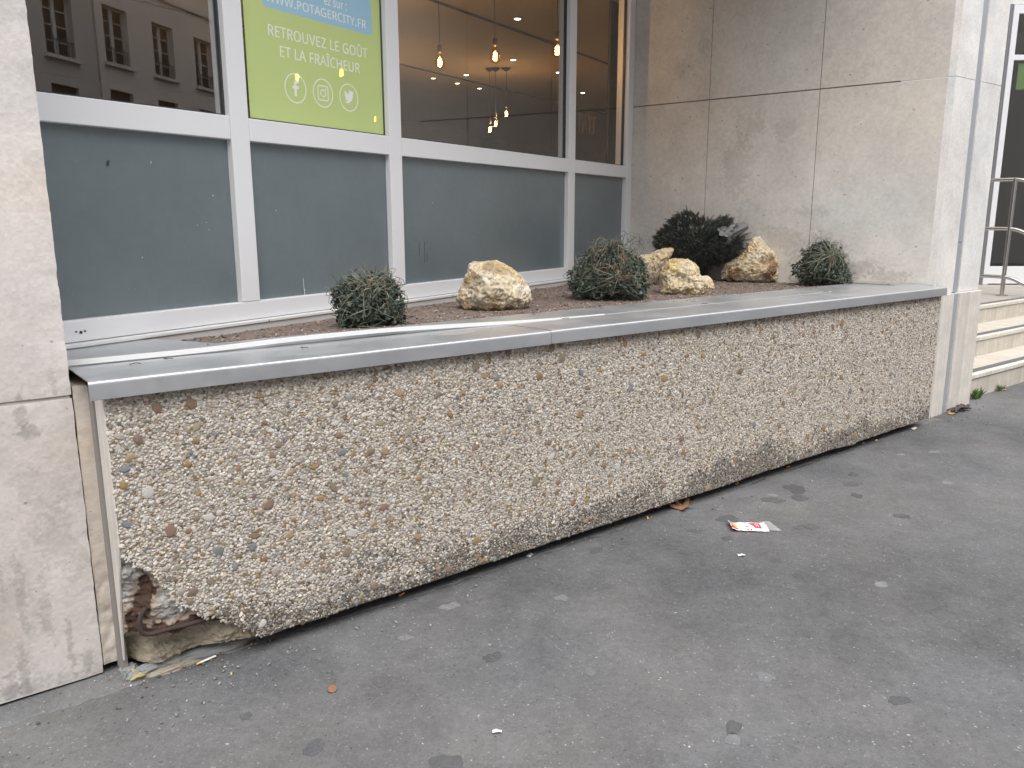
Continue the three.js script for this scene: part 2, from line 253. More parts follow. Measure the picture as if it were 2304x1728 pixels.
// flattened chewing gum and the cracks are pieces of the pavement
{
  const gumShape = (r, e, turn, k) => { const pts = []; for (let i = 0; i < 30; i++) { const a = i / 30 * 6.2832, q = r * (0.9 + 0.6 * (fbm(Math.cos(a) * 1.3 + k * 3.1, Math.sin(a) * 1.3, k, 3) - 0.5) * 2); const x = q * Math.cos(a) * e, y = q * Math.sin(a); pts.push([x * Math.cos(turn) - y * Math.sin(turn), x * Math.sin(turn) + y * Math.cos(turn)]); } return pts; };
  const tinted = (k) => std(lin(k, k, k * 1.01), 0.92, { map: asphaltMap }), dark = [tinted(0.70), tinted(0.78), tinted(0.74)], pale = [tinted(1.5), tinted(1.28)];
  const spots = [[1.285, 1.396, 0.05, 0], [1.9, 1.356, 0.06, 0], [1.80, 1.448, 0.045, 1], [1.66, 1.382, 0.045, 0], [1.51, 1.70, 0.035, 1], [1.45, 1.67, 0.022, 1], [0.02, 2.41, 0.03, 2], [-0.65, 1.586, 0.032, 2], [-0.294, 1.688, 0.03, 2], [-0.706, 2.05, 0.05, 2], [0.51, 2.63, 0.035, 1], [-0.22, 1.305, 0.03, 3], [1.72, 1.34, 0.022, 3], [1.36, 1.30, 0.02, 3], [0.31, 2.32, 0.03, 4], [-0.02, 2.44, 0.028, 4], [0.55, 1.27, 0.03, 1], [0.7, 1.3, 0.02, 0], [2.2, 1.5, 0.045, 1], [2.35, 1.42, 0.03, 0], [2.05, 1.62, 0.035, 0], [1.1, 1.55, 0.022, 1], [1.05, 1.40, 0.028, 1], [0.9, 1.43, 0.024, 0], [-0.46, 1.4, 0.022, 3], [0.15, 1.52, 0.03, 4], [-0.1, 1.95, 0.025, 4], [1.95, 1.9, 0.04, 1], [2.6, 1.8, 0.03, 3], [1.2, 2.2, 0.025, 3], [0.9, 2.0, 0.022, 4], [3.1, 1.5, 0.03, 4], [2.9, 1.4, 0.025, 3], [-0.95, 1.75, 0.03, 2], [-1.05, 1.5, 0.02, 1]];
  spots.forEach(([x, z, r, t], i) => { const g = metreUV(plate(gumShape(r * 0.92, rr(1, 1.5), rr(-0.6, 0.9), i), 0, 0.0012, 0.0006), 3.2, rnd(), rnd()); const m = part('gum_spot', g, t < 3 ? dark[t] : pale[t - 3], pavement, [x, ground(x) + 0.0011, z]); m.rotation.z = Math.atan(SLOPE); });
  { const bit = mergeVertices(new THREE.IcosahedronGeometry(1, 0).deleteAttribute('uv').deleteAttribute('normal')).toNonIndexed(); bit.computeVertexNormals(); metreUV(bit, 1);
    const n = 900, im = new THREE.InstancedMesh(bit, std(lin(1, 1, 1), 0.95), n), m4 = new THREE.Matrix4(), q = new THREE.Quaternion(), e = new THREE.Euler(), col = new THREE.Color(), pal = [[0.10, 0.095, 0.09], [0.2, 0.19, 0.175], [0.36, 0.32, 0.26], [0.16, 0.11, 0.075], [0.26, 0.25, 0.235]];
    for (let i = 0; i < n; i++) { const far = Math.pow(rnd(), 3), x = rnd() < 0.3 ? rr(-1.35, -0.8) : rr(-2.4, 4.6), z = (x < -1.3 ? 1.01 : 1.07) + far * 0.35 + 0.03 * rnd(), r = 0.0012 + 0.0042 * Math.pow(rnd(), 3); e.set(rnd() * 3, rnd() * 3, rnd() * 3); q.setFromEuler(e); m4.compose(new THREE.Vector3(x, ground(x) + 0.004 + r * 0.2, z), q, new THREE.Vector3(r * rr(1, 2), r * 0.7, r)); im.setMatrixAt(i, m4); im.setColorAt(i, col.setRGB(...pal[(rnd() * 5) | 0])); }
    im.name = 'grit'; im.userData.kind = 'stuff'; pavement.add(im); }
  const crack = (pts, w) => { const pos = [], idx = []; pts.forEach(([x, z], i) => { const q = w * rr(0.3, 1); pos.push(x, ground(x) + 0.0052, z - q, x, ground(x) + 0.0052, z + q); if (i) { const a = 2 * i - 2; idx.push(a, a + 1, a + 2, a + 1, a + 3, a + 2); } }); const g = new THREE.BufferGeometry(); g.setAttribute('position', new THREE.Float32BufferAttribute(pos, 3)); g.setIndex(idx); g.computeVertexNormals(); return metreUV(g, 1); };
  const line = []; for (let i = 0; i <= 90; i++) { const x = mix(1.78, 2.75, i / 90); line.push([x, 1.163 + 0.012 * (vnoise(x * 40, 2, 3) - 0.5) + 0.03 * (fbm(x * 4, 1, 5) - 0.5) - 0.03 * smooth(2.5, 2.75, x)]); }
  part('crack', crack(line, 0.0028), M.darkgap, pavement);
  const line2 = []; for (let i = 0; i <= 40; i++) { const x = mix(2.78, 3.4, i / 40); line2.push([x, 1.15 + 0.01 * (vnoise(x * 40, 7, 3) - 0.5)]); }
  part('crack', crack(line2, 0.0018), M.darkgap, pavement);
}

// ------------------------------------------------------------------ left stone pier
{
  const t = thing('stone_pier', 'wide pale limestone pier at the left end of the planter', 'pier', [-1.9, ground(-1.9), 0.85]);
  const uv = (g, ox = -2.05) => { const p = g.attributes.position, n = g.attributes.normal, u = new Float32Array(p.count * 2); for (let i = 0; i < p.count; i++) { u[2 * i] = ((Math.abs(n.getX(i)) > 0.7 ? p.getZ(i) : p.getX(i)) - ox) / 1.5; u[2 * i + 1] = p.getY(i) / 3; } g.setAttribute('uv', new THREE.BufferAttribute(u, 2)); return g; };
  // the blocks have slightly broken arrises
  const block = (x0, x1, y0, y1, z0, z1) => {
    const g = new THREE.BoxGeometry(x1 - x0, y1 - y0, z1 - z0, 30, Math.max(20, Math.round((y1 - y0) / 0.012)), 6).translate((x0 + x1) / 2, (y0 + y1) / 2, (z0 + z1) / 2), p = g.attributes.position;
    for (let i = 0; i < p.count; i++) {
      const x = p.getX(i), y = p.getY(i), z = p.getZ(i);
      if (z > z1 - 1e-4 && x > x1 - 1e-4) { const c = Math.pow(fbm(y * 28, 1.5, 2.5, 3), 3) * 0.016; p.setX(i, x - 0.6 * c); p.setZ(i, z - c); }
      else if (z > z1 - 1e-4 && (y > y1 - 1e-4 || y < y0 + 1e-4)) p.setZ(i, z - Math.pow(fbm(x * 25, y * 3, 4.5, 3), 3) * 0.012);
    }
    g.computeVertexNormals(); return uv(g);
  };
  wpart('stone_block', block(-2.9, -1.3355, 0.904, 2.302, 0.30, 1.006), M.pier, t);
  wpart('stone_block', block(-2.9, -1.3345, -0.005, 0.893, 0.30, 1.0045), M.pier, t);
  wpart('stone_block', block(-2.9, -1.3355, 2.309, 3.945, 0.30, 1.006), M.pier, t);
  wpart('mortar_joint', metreUV(box(-2.88, -1.341, 0.01, 3.94, 0.31, 1.0005), 1), std(lin(0.42, 0.40, 0.37), 0.95), t);
}
// ------------------------------------------------------------------ side wall of the recess, of stone panels
{
  const t = thing('stone_wall', 'beige limestone panel wall closing the right side of the planter recess', 'wall', RO, WALL_TURN);
  const uv = (g) => { const p = g.attributes.position, u = new Float32Array(p.count * 2); for (let i = 0; i < p.count; i++) { u[2 * i] = (p.getX(i) + 0.03) / 2.6; u[2 * i + 1] = (p.getY(i) - 0.8) / 2.6; } g.setAttribute('uv', new THREE.BufferAttribute(u, 2)); return g; };
  part('backing', metreUV(box(-0.06, 2.30, 0.3, 3.945, -0.25, -0.006), 1), M.joint, t);
  const xs = [0, 0.658, 1.483, 2.288], ys = [0.80, 2.2955, 3.945];
  for (let r = 0; r < 2; r++) for (let k = 0; k < 3; k++) part('stone_panel', uv(box(xs[k] + (k ? 0.0022 : 0), xs[k + 1] - 0.0022, ys[r] + (r ? 0.0042 : 0), ys[r + 1] - 0.0042, -0.03, -0.0012 * ((k + r) % 2), 0.0012)), M.wall, t);
}
// ------------------------------------------------------------------ right pier with its base block and the joint cover strip
{
  const t = thing('stone_pier', 'narrow pale stone pier with a grey metal strip between planter and steps', 'pier', [4.14, ground(4.14), 0.95]);
  const uv = (g) => { const p = g.attributes.position, n = g.attributes.normal, u = new Float32Array(p.count * 2); for (let i = 0; i < p.count; i++) { u[2 * i] = (Math.abs(n.getX(i)) > 0.7 ? p.getZ(i) : p.getX(i) - 3.6) / 1.5; u[2 * i + 1] = p.getY(i) / 3; } g.setAttribute('uv', new THREE.BufferAttribute(u, 2)); return g; };
  const q = (pts, y0, y1) => { const g = new THREE.ExtrudeGeometry(shapeOf(pts.map((a) => [a[0], -a[1]])), { depth: y1 - y0, bevelEnabled: true, bevelSize: 0.003, bevelThickness: 0.002, bevelSegments: 1, bevelOffset: -0.003 }); g.rotateX(-Math.PI / 2).translate(0, y0, 0); return uv(g); };
  const left = [[3.797, 1.010], [3.811, 1.064], [4.084, 1.064], [4.084, 0.75], [3.727, 0.75]], right = [[4.170, 1.064], [4.475, 1.064], [4.475, 0.5], [4.170, 0.5]];
  for (const [y0, y1] of [[0.906, 2.293], [2.298, 3.94]]) { wpart('stone_block', q(left, y0, y1), M.right, t); wpart('stone_block', q(right, y0, y1), M.right, t); }
  const bl = [[3.62, 1.089], [4.062, 1.089], [4.062, 0.8], [3.62, 0.8]], br = [[4.142, 1.089], [4.482, 1.089], [4.482, 0.5], [4.142, 0.5]];
  wpart('base_block', metreUV(q(bl, 0.0, 0.900), 0.6, 0.1, 0.2), M.trav, t);
  wpart('base_block', metreUV(q(br, 0.0, 0.900), 0.6, 0.5, 0.1), M.trav, t);
  wpart('cover_strip', metreUV(box(4.086, 4.166, 1.247, 3.94, 0.7, 1.057, 0.004), 1), M.cover, t);
  wpart('cover_strip', metreUV(box(4.086, 4.166, 0.904, 1.244, 0.7, 1.057, 0.004), 1), M.cover, t);
  wpart('cover_strip', metreUV(box(4.064, 4.140, 0.02, 0.898, 0.7, 1.078, 0.004), 1), M.cover, t);
}
// ------------------------------------------------------------------ the storeys above, with the ceiling of the recess
{
  const t = thing('upper_facade', 'pale stone upper storeys overhanging the recessed shop window', 'building', [3, 3.95, 0]);
  wpart('wall', metreUV(box(-14, 4.48, 3.95, 12, 0.25, 1.02), 1.5), M.pier, t);
  wpart('soffit', metreUV(box(-14, 4.47, 3.946, 4.0, -3.5, 0.25), 1.5), std(lin(0.5, 0.48, 0.45), 0.9), t);
  wpart('wall_return', metreUV(box(4.49, 30, 3.9, 15, -2.2, -1.6), 1.5), M.right, t);
  wpart('side_wall', metreUV(box(-14, -2.9, -0.3, 3.945, 0.4, 0.99), 1.5), M.pier, t);
}
// ------------------------------------------------------------------ shop window
{
  const t = thing('shop_window', 'aluminium framed shop window with clear panes above grey frosted panels', 'window', [0, 0.98, 0], WIN_TURN);
  const P = (name, g, m) => part(name, g.translate(0, -0.98, 0), m, t);
  const mull = [[-0.5705, -0.4758], [0.4168, 0.5137], [2.3402, 2.4388]];
  const bays = [[-1.62, -0.5705], [-0.4758, 0.4168], [0.5137, 2.3402], [2.4388, 3.3143]];
  for (const [a, b] of mull) P('mullion', box(a, b, 1.0625, 3.39, -0.09, 0, 0.004), M.aluminium);
  P('jamb', box(3.3143, 3.4159, 0.98, 3.39, -0.10, 0.004, 0.004), M.aluminium);
  P('jamb', box(-1.70, -1.62, 0.98, 3.39, -0.09, 0, 0.004), M.aluminium);
  P('bottom_rail', box(-1.70, 3.3135, 0.984, 1.0625, -0.09, -0.0015, 0.004), M.aluminium);
  P('header_panel', box(-1.70, 3.4159, 3.392, 3.944, -0.12, -0.01, 0.003), M.aluminium);
  P('top_rail', box(-1.70, 3.3135, 3.33, 3.388, -0.095, 0.002, 0.004), M.aluminium);
  for (const [a, b] of bays) {
    P('transom', box(a + 0.0008, b - 0.0008, 1.736, 1.8293, -0.088, -0.0018, 0.004), M.aluminium);
    const c = [], z0 = -0.05, z1 = -0.028, e = 0.007;     // rubber gasket round the clear pane
    c.push(box(a, a + e, 1.83, 3.33, z0, z1), box(b - e, b, 1.83, 3.33, z0, z1), box(a + e, b - e, 1.83, 1.83 + e, z0, z1));
    P('gasket', mergeGeometries(c), M.gasket);
    P('glass_pane', new THREE.PlaneGeometry(b - a, 1.5).translate((a + b) / 2, 2.58, -0.036), M.glass);
    P('frosted_panel', metreUV(box(a, b, 1.0628, 1.7358, -0.05, -0.032), 1.3), M.frosted);
  }
  P('sill', box(-1.70, 3.40, 0.968, 0.982, -0.06, 0.028, 0.003), M.strip);
  P('sill_face', box(-1.70, 3.39, 0.90, 0.967, -0.06, 0.022, 0.002), std(lin(0.5, 0.49, 0.475), 0.75));
  for (const [s, y, r] of [[-1.303, 1.0215, 0.0035], [-1.286, 1.0175, 0.0055], [-1.271, 1.0205, 0.0035]]) P('drain_hole', new THREE.CylinderGeometry(r, r, 0.002, 14).rotateX(Math.PI / 2).translate(s, y, -0.0008), M.darkgap);
  P('screw', new THREE.SphereGeometry(0.004, 10, 6).scale(1, 1, 0.5).translate(-0.46, 0.975, 0.0285), M.steel);
  P('screw', new THREE.SphereGeometry(0.004, 10, 6).scale(1, 1, 0.5).translate(0.9, 0.975, 0.0285), M.steel);
  // specks, scratches and runs on the frosted panels
  const fleck = (s, y, w, h, m, r = 0) => P('speck', new THREE.BoxGeometry(w, h, 0.0012).rotateZ(r).translate(s, y, -0.0318), m);
  const white = std(lin(0.6, 0.6, 0.58), 0.8), black = std(lin(0.05, 0.045, 0.04), 0.9), greyish = std(lin(0.17, 0.18, 0.18), 0.8), wet = std(lin(0.06, 0.075, 0.085), 0.3);
  P('dead_insect', new THREE.SphereGeometry(0.008, 10, 8).scale(0.6, 1.4, 0.4).rotateZ(-0.35).translate(-1.102, 1.614, -0.029), black);
  for (const [s, y, d] of [[-0.928, 1.626, 0.004], [-0.744, 1.389, 0.003], [-0.70, 1.40, 0.003], [-0.69, 1.37, 0.003], [-0.658, 1.508, 0.004], [-1.0, 1.27, 0.003], [0.652, 1.622, 0.009], [-0.33, 1.45, 0.003], [0.8, 1.5, 0.003], [1.2, 1.3, 0.003]]) fleck(s, y, d, d * rr(0.8, 1.5), d > 0.004 ? greyish : white, rnd());
  fleck(-0.19, 1.112, 0.0025, 0.06, white, 0.05); fleck(-0.187, 1.075, 0.0022, 0.03, white, -0.2); fleck(-0.13, 1.085, 0.006, 0.02, greyish, 0.3);
  fleck(0.675, 1.25, 0.004, 0.07, wet); fleck(0.72, 1.23, 0.0035, 0.12, wet, -0.03); fleck(0.742, 1.2, 0.003, 0.04, wet, 0.04);
  for (let k = 0; k < 26; k++) fleck(rr(-1.3, 3.2), rr(1.08, 1.7), rr(0.0015, 0.003), rr(0.0015, 0.02), greyish, rr(-1.5, 1.5));
}
// the printed film on the second pane
{
  const W = 1400, S = W / 0.872, H = 1720, cv = document.createElement('canvas'); cv.width = W; cv.height = H;
  const c = cv.getContext('2d'), X = (s) => (s + 0.4395) * S, Y = (y) => H - (y - 1.838) * S;
  c.fillStyle = 'rgb(208,226,148)'; c.fillRect(0, 0, W, H);
  c.fillStyle = 'rgb(170,214,238)';
  { const x0 = X(-0.342), x1 = X(0.348), y0 = Y(2.475), y1 = Y(2.301), r = 52; c.beginPath(); c.moveTo(x0 + r, y0); c.lineTo(x1 - r, y0); c.quadraticCurveTo(x1, y0, x1, y0 + r); c.lineTo(x1, y1 - r * 0.5); c.quadraticCurveTo(x1, y1, x1 - r * 0.5, y1); c.lineTo(x0 + r, y1); c.quadraticCurveTo(x0, y1, x0, y1 - r); c.lineTo(x0, y0 + r); c.quadraticCurveTo(x0, y0, x0 + r, y0); c.fill(); }
  c.fillStyle = 'rgb(254,255,252)'; c.strokeStyle = 'rgb(254,255,252)'; c.lineJoin = 'round'; c.lineCap = 'round';
  const line = (txt, s0, s1, y, cap, weight) => { c.save(); c.font = `${weight} 100px sans-serif`; const w = c.measureText(txt).width; c.translate(X(s0), Y(y)); c.scale((s1 - s0) * S / w, cap * S / 72); c.fillText(txt, 0, 0); c.restore(); };
  line('ez sur :', 0.026, 0.178, 2.384, 0.038, 'normal');
  line('WWW.POTAGERCITY.FR', -0.318, 0.308, 2.327, 0.037, 'normal');
  line('RETROUVEZ LE GOÛT', -0.320, 0.310, 2.190, 0.0455, 'normal');
  line('ET LA FRAÎCHEUR', -0.259, 0.252, 2.112, 0.0455, 'normal');
  c.lineWidth = 0.0048 * S;
  for (const s of [-0.1735, -0.0045, 0.1665]) { c.beginPath(); c.arc(X(s), Y(1.989), 0.0618 * S, 0, 6.2832); c.stroke(); }
  { const x = X(-0.173), y = Y(1.989), u = S * 0.001; c.beginPath(); c.moveTo(x - 9 * u, y + 34 * u); c.lineTo(x + 6 * u, y + 34 * u); c.lineTo(x + 6 * u, y + 2 * u); c.lineTo(x + 17 * u, y + 2 * u); c.lineTo(x + 18.5 * u, y - 10.5 * u); c.lineTo(x + 6 * u, y - 10.5 * u); c.lineTo(x + 6 * u, y - 18 * u); c.quadraticCurveTo(x + 6 * u, y - 23.5 * u, x + 12 * u, y - 23.5 * u); c.lineTo(x + 18.5 * u, y - 23.5 * u); c.lineTo(x + 18.5 * u, y - 35 * u); c.lineTo(x + 8 * u, y - 35 * u); c.quadraticCurveTo(x - 9 * u, y - 35 * u, x - 9 * u, y - 19 * u); c.lineTo(x - 9 * u, y - 10.5 * u); c.lineTo(x - 18 * u, y - 10.5 * u); c.lineTo(x - 18 * u, y + 2 * u); c.lineTo(x - 9 * u, y + 2 * u); c.closePath(); c.fill(); }
  { const x = X(-0.0045), y = Y(1.989), u = S * 0.001; c.lineWidth = 5.2 * u; const r = 11 * u, a = 32 * u; c.beginPath(); c.moveTo(x - a + r, y - a); c.lineTo(x + a - r, y - a); c.quadraticCurveTo(x + a, y - a, x + a, y - a + r); c.lineTo(x + a, y + a - r); c.quadraticCurveTo(x + a, y + a, x + a - r, y + a); c.lineTo(x - a + r, y + a); c.quadraticCurveTo(x - a, y + a, x - a, y + a - r); c.lineTo(x - a, y - a + r); c.quadraticCurveTo(x - a, y - a, x - a + r, y - a); c.stroke(); c.beginPath(); c.arc(x, y, 15 * u, 0, 6.2832); c.stroke(); c.beginPath(); c.arc(x + 18.5 * u, y - 18.5 * u, 4 * u, 0, 6.2832); c.fill(); }
  { const x = X(0.166), y = Y(1.991), u = S * 0.00118; c.beginPath(); const q = [[-27, 19], [-10, 21, -9, 14], [-18, 13, -20, 4], [-17, 5, -15, 3.5], [-25, 0, -24, -9], [-21, -8, -19, -8], [-28, -15, -21, -24], [-12, -13, 0.5, -12], [-2, -26, 10, -27], [16, -27, 19.5, -22.5], [24, -23.5, 28, -26], [26.5, -21, 22, -18.5], [26, -19, 30, -20.5], [27, -16, 24, -14], [25, 18, -8, 24], [-19, 24.5, -27, 19]]; c.moveTo(x + q[0][0] * u, y + q[0][1] * u); for (const [a, b, d, e] of q.slice(1)) c.quadraticCurveTo(x + a * u, y + b * u, x + d * u, y + e * u); c.fill(); }
  const tex = new THREE.CanvasTexture(cv); tex.colorSpace = THREE.SRGBColorSpace; tex.magFilter = THREE.LinearFilter;
  const g = new THREE.PlaneGeometry(0.872, H / S), m = phys(lin(0.97, 0.97, 0.97), 0.55, { map: tex, transmission: 0.22, thickness: 0 });
  const p = winToWorld(-0.0035, 1.838 + H / S / 2, -0.0325);
  const o = solo('window_poster', g, m, 'lime green printed film with white lettering on the second window pane', 'poster');
  o.position.set(...p); o.rotation.y = WIN_TURN;
}
// ------------------------------------------------------------------ shop interior
const LAMPS = [
  [2.162, 2.700, -2.440, 'filament bulb on a cord, left of the three large bulbs behind the wide clear pane'],
  [2.385, 2.700, -1.953, 'filament bulb on a cord, middle of the three large bulbs behind the wide clear pane'],
  [2.635, 2.700, -1.469, 'filament bulb on a cord, right of the three large bulbs, nearest the thin mullion'],
  [5.016, 2.605, -5.690, 'filament bulb on a cord, lowest of the three small far bulbs'],
  [5.075, 2.683, -5.636, 'filament bulb on a cord, middle of the three small far bulbs'],
  [5.185, 2.812, -5.536, 'filament bulb on a cord, highest of the three small far bulbs'],
  [1.479, 2.700, -3.833, 'filament bulb on a cord, glowing through the film above its round letter f mark'],
  [1.704, 2.700, -3.372, 'filament bulb on a cord, glowing through the film under its second line of text'],
  [3.150, 2.700, -5.343, 'filament bulb on a cord, upper of two glowing at the right edge of the film'],
  [3.571, 2.700, -6.268, 'filament bulb on a cord, lower of two glowing at the right edge of the film'],
];
const SPOTS = [
  [3.627, -3.263, 1, 'white spotlight, brightest and nearest in the shop ceiling'],
  [4.894, -4.995, 1, 'white spotlight just right of the middle large bulb'],
  [5.946, -5.344, 1, 'white spotlight below the right large bulb'],
  [7.462, -6.515, 1, 'white spotlight behind the narrow right pane'],
  [5.023, -6.263, 1, 'white spotlight between the left and middle large bulbs'],
  [4.796, -6.776, 0, 'yellowish spotlight below the left large bulb'],
  [5.320, -6.939, 0, 'middle yellowish spotlight of the row of three'],
  [5.862, -7.132, 0, 'right yellowish spotlight of the row of three'],
];
{
  const put = (name, g, m) => { const o = structure(name, g, m); o.rotation.y = WIN_TURN; return o; };
  const ceilMat = std(lin(0.46, 0.42, 0.375), 0.9), wallMat = std(lin(0.16, 0.14, 0.12), 0.9), dark = std(lin(0.022, 0.02, 0.019), 0.8);
  put('shop_ceiling', box(-3, 20, 3.41, 3.5, -9, -0.1), ceilMat);
  put('shop_floor', box(-3, 20, 0.2, 0.3, -9, -0.1), std(lin(0.10, 0.09, 0.08), 0.5));
  put('shop_wall', box(-3, 20, 0.2, 3.5, -9.1, -9.0), wallMat);
  put('shop_wall', box(-3.1, -3, 0.2, 3.5, -9.1, -0.1), wallMat);
  put('shop_wall', box(20, 20.1, 0.2, 3.5, -9.1, -0.1), wallMat);
  put('shop_wall', box(3.43, 20, 0.2, 3.5, -0.15, -0.105), wallMat);
  put('shop_wall', box(-3, 3.43, 0.2, 0.98, -0.2, -0.095), dark);
  put('shop_wall', box(-3, -1.705, 0.2, 3.5, -0.2, -0.1), wallMat);
  // a dark pillar, a joist line and the dark fittings at the back of the room
  const L = (name, label, cat, g, m, group) => { const o = solo(name, g, m, label, cat, group); o.rotation.y = WIN_TURN; return o; };
  L('partition', 'dark upright panel inside the shop behind the narrow right pane', 'panel', box(4.41, 5.6, 0.3, 3.405, -0.72, -0.70), dark);
  L('cabinet', 'tall dark cabinet standing at the back of the shop', 'cabinet', mergeGeometries([box(9.6, 15, 0.3, 2.35, -6.2, -5.5, 0.02), box(9.55, 15, 2.35, 2.42, -6.25, -5.45, 0.01)]), dark);
  L('counter', 'dark service counter inside the shop', 'counter', mergeGeometries([box(3.0, 6.4, 0.3, 1.35, -3.9, -3.2, 0.02), box(2.95, 6.45, 1.35, 1.4, -3.95, -3.12, 0.01)]), std(lin(0.07, 0.068, 0.066), 0.6));
  for (const [d, lab] of [[-2.1, 'thin dark ceiling rail nearer the window'], [-4.4, 'thin dark ceiling rail deeper in the shop']]) L('ceiling_rail', lab, 'rail', box(-2.9, 12, 3.395, 3.41, d - 0.012, d + 0.012), dark, 'ceiling rails in the shop');
  const font = await new FontLoader().loadAsync('fonts/droid/droid_sans_bold.typeface.json');
  { const g = new TextGeometry('TATI', { font, size: 0.26, depth: 0.01, curveSegments: 4 }).scale(0.68, 1.0, 1).translate(6.98, 2.53, -2.4); L('wall_lettering', 'faint grey capital letters seen deep in the shop behind the narrow pane', 'sign', g, std(lin(0.34, 0.31, 0.28), 0.8)); }
  // pendant lamps: large filament bulbs on cords
  const cordM = std(lin(0.03, 0.028, 0.026), 0.7), sockM = std(lin(0.10, 0.07, 0.04), 0.4, { metalness: 0.7 }), bulbM = phys(lin(1, 0.74, 0.42), 0.0, { transmission: 1, thickness: 0, ior: 1.45 });
  const filM = std(lin(0.1, 0.05, 0.01), 0.6, { emissive: new THREE.Color(1, 0.6, 0.2), emissiveIntensity: 36 });
  const bulbG = new THREE.LatheGeometry([[0.0125, 0.085], [0.014, 0.07], [0.026, 0.05], [0.041, 0.022], [0.0455, -0.003], [0.040, -0.028], [0.022, -0.045], [0.001, -0.05]].map((q) => new THREE.Vector2(...q)), 24);
  const sockG = new THREE.LatheGeometry([[0.001, 0.155], [0.008, 0.152], [0.019, 0.138], [0.020, 0.10], [0.017, 0.083], [0.001, 0.082]].map((q) => new THREE.Vector2(...q)), 20);
  const filG = mergeGeometries([0, 1, 2, 3, 4, 5].map((k) => new THREE.CylinderGeometry(0.0024, 0.0024, 0.058, 6).translate(0.012 * Math.cos(k * 1.047), 0.004, 0.012 * Math.sin(k * 1.047))));
  const roseG = new THREE.LatheGeometry([[0.001, 0], [0.055, 0], [0.05, -0.02], [0.02, -0.042], [0.001, -0.044]].map((q) => new THREE.Vector2(...q)), 20);
  const cordG = new THREE.CylinderGeometry(0.0035, 0.0035, 1, 6).translate(0, 0.5, 0);
  function pendant(x, y, z, label) {
    const t = thing('pendant_lamp', label, 'lamp', [x, 3.41, z], 0, 'filament pendant lamps in the shop'), d = y - 3.41;
    part('ceiling_rose', roseG, cordM, t, [0, 0, 0]);
    part('cord', cordG, cordM, t, [0, d + 0.15, 0]).scale.y = -0.04 - d - 0.15 + 0.005;
    part('socket', sockG, sockM, t, [0, d, 0]);
    const b = part('bulb', bulbG, bulbM, t, [0, d, 0]);
    part('filament', filG, filM, b);
    const l = new THREE.PointLight(new THREE.Color(1, 0.78, 0.55), 0.14); l.position.set(0, d + 0.004, 0); l.shadow.radius = 1; l.castShadow = true; t.add(l);
  }
  for (const [x, y, z, label] of LAMPS) pendant(x, y, z, label);
  // small round ceiling spots
  const ringG = new THREE.TorusGeometry(0.036, 0.007, 8, 20).rotateX(Math.PI / 2), discG = new THREE.CylinderGeometry(0.03, 0.03, 0.008, 20), ringM = std(lin(0.5, 0.48, 0.45), 0.5);
  const discW = std(lin(0.5, 0.5, 0.5), 0.5, { emissive: new THREE.Color(1, 0.93, 0.82), emissiveIntensity: 7 }), discY = std(lin(0.5, 0.45, 0.35), 0.5, { emissive: new THREE.Color(1, 0.78, 0.45), emissiveIntensity: 3.5 });
  for (const [x, z, w, label] of SPOTS) {
    const t = thing('ceiling_spotlight', label, 'spotlight', [x, 3.405, z], 0, 'small round spotlights in the shop ceiling');
    part('trim_ring', ringG, ringM, t); part('light_disc', discG, w ? discW : discY, t, [0, -0.004, 0]);
    const l = new THREE.SpotLight(w ? new THREE.Color(1, 0.93, 0.82) : new THREE.Color(1, 0.8, 0.5), 0.45, 0, 1.0, 0.6); l.position.set(0, -0.02, 0); l.target.position.set(0, -3, 0); l.castShadow = true; l.shadow.radius = 2; t.add(l, l.target);
  }
}
// ------------------------------------------------------------------ the planter
const planter = thing('planter', 'long raised planter faced with pebble aggregate and capped with grey sheet metal', 'planter', [1.2, 0.015, 1.1]);
const SLAB_Z = 1.19, slabBottom = (x) => ground(x) + 0.058 + 0.010 * (fbm(x * 9, 4, 2, 4) - 0.5) - 0.012 * smooth(2.78, 2.74, x) * smooth(2.5, 2.74, x);
// the spalled lower left corner: how deep the face has broken away at (x, y)
const spallTop = (x) => { const q = [[-1.30, 0.470], [-1.264, 0.434], [-1.228, 0.397], [-1.19, 0.363], [-1.178, 0.314], [-1.16, 0.272], [-1.129, 0.241], [-1.078, 0.197], [-1.043, 0.176], [-0.969, 0.128], [-0.913, 0.088], [-0.88, 0.045], [-0.8, -0.1]]; for (let i = 0; i < q.length - 1; i++) if (x <= q[i + 1][0]) return mix(q[i][1], q[i + 1][1], clamp((x - q[i][0]) / (q[i + 1][0] - q[i][0]))); return -1; };
const spall = (x, y) => spallTop(x) + 0.03 * (fbm(x * 30, y * 30, 3, 4) - 0.5) - y;      // > 0 inside the break
function spallDepth(x, y) {
  const d = spall(x, y); if (d <= 0) return 0;
  const rough = fbm(x * 22, y * 30, 7, 5) - 0.5, ledge = 0.16 + 0.004 * Math.sin(x * 40);
  const flake = (q) => Math.floor(q) + smooth(0.0, 0.16, q - Math.floor(q)), lay = flake(7 * fbm(x * 13 + y * 9, y * 24 - x * 5, 7, 3) + 2 * fbm(x * 50, y * 60, 4, 3)) / 7;
  let k = 0.006 * smooth(0, 0.008, d) + 0.036 * (lay - 0.42) * smooth(0, 0.02, d) + 0.012 * rough + 0.006 * (fbm(x * 150, y * 150, 1, 3) - 0.5);
  k += 0.045 * smooth(ledge, ledge - 0.07, y) * smooth(-0.98, -1.10, x) + 0.03 * smooth(ledge, ledge - 0.04, y) * smooth(-0.9, -1.0, x);
  k += smooth(-1.19, -1.283, x) * 0.11 * clamp(1 - y / 0.44) + 0.010 * (Math.abs(fbm(x * 22 + y * 14, y * 46, 11, 4) - 0.5) * 3 - 0.4) * smooth(0, 0.02, d);
  return Math.max(0, k);
}
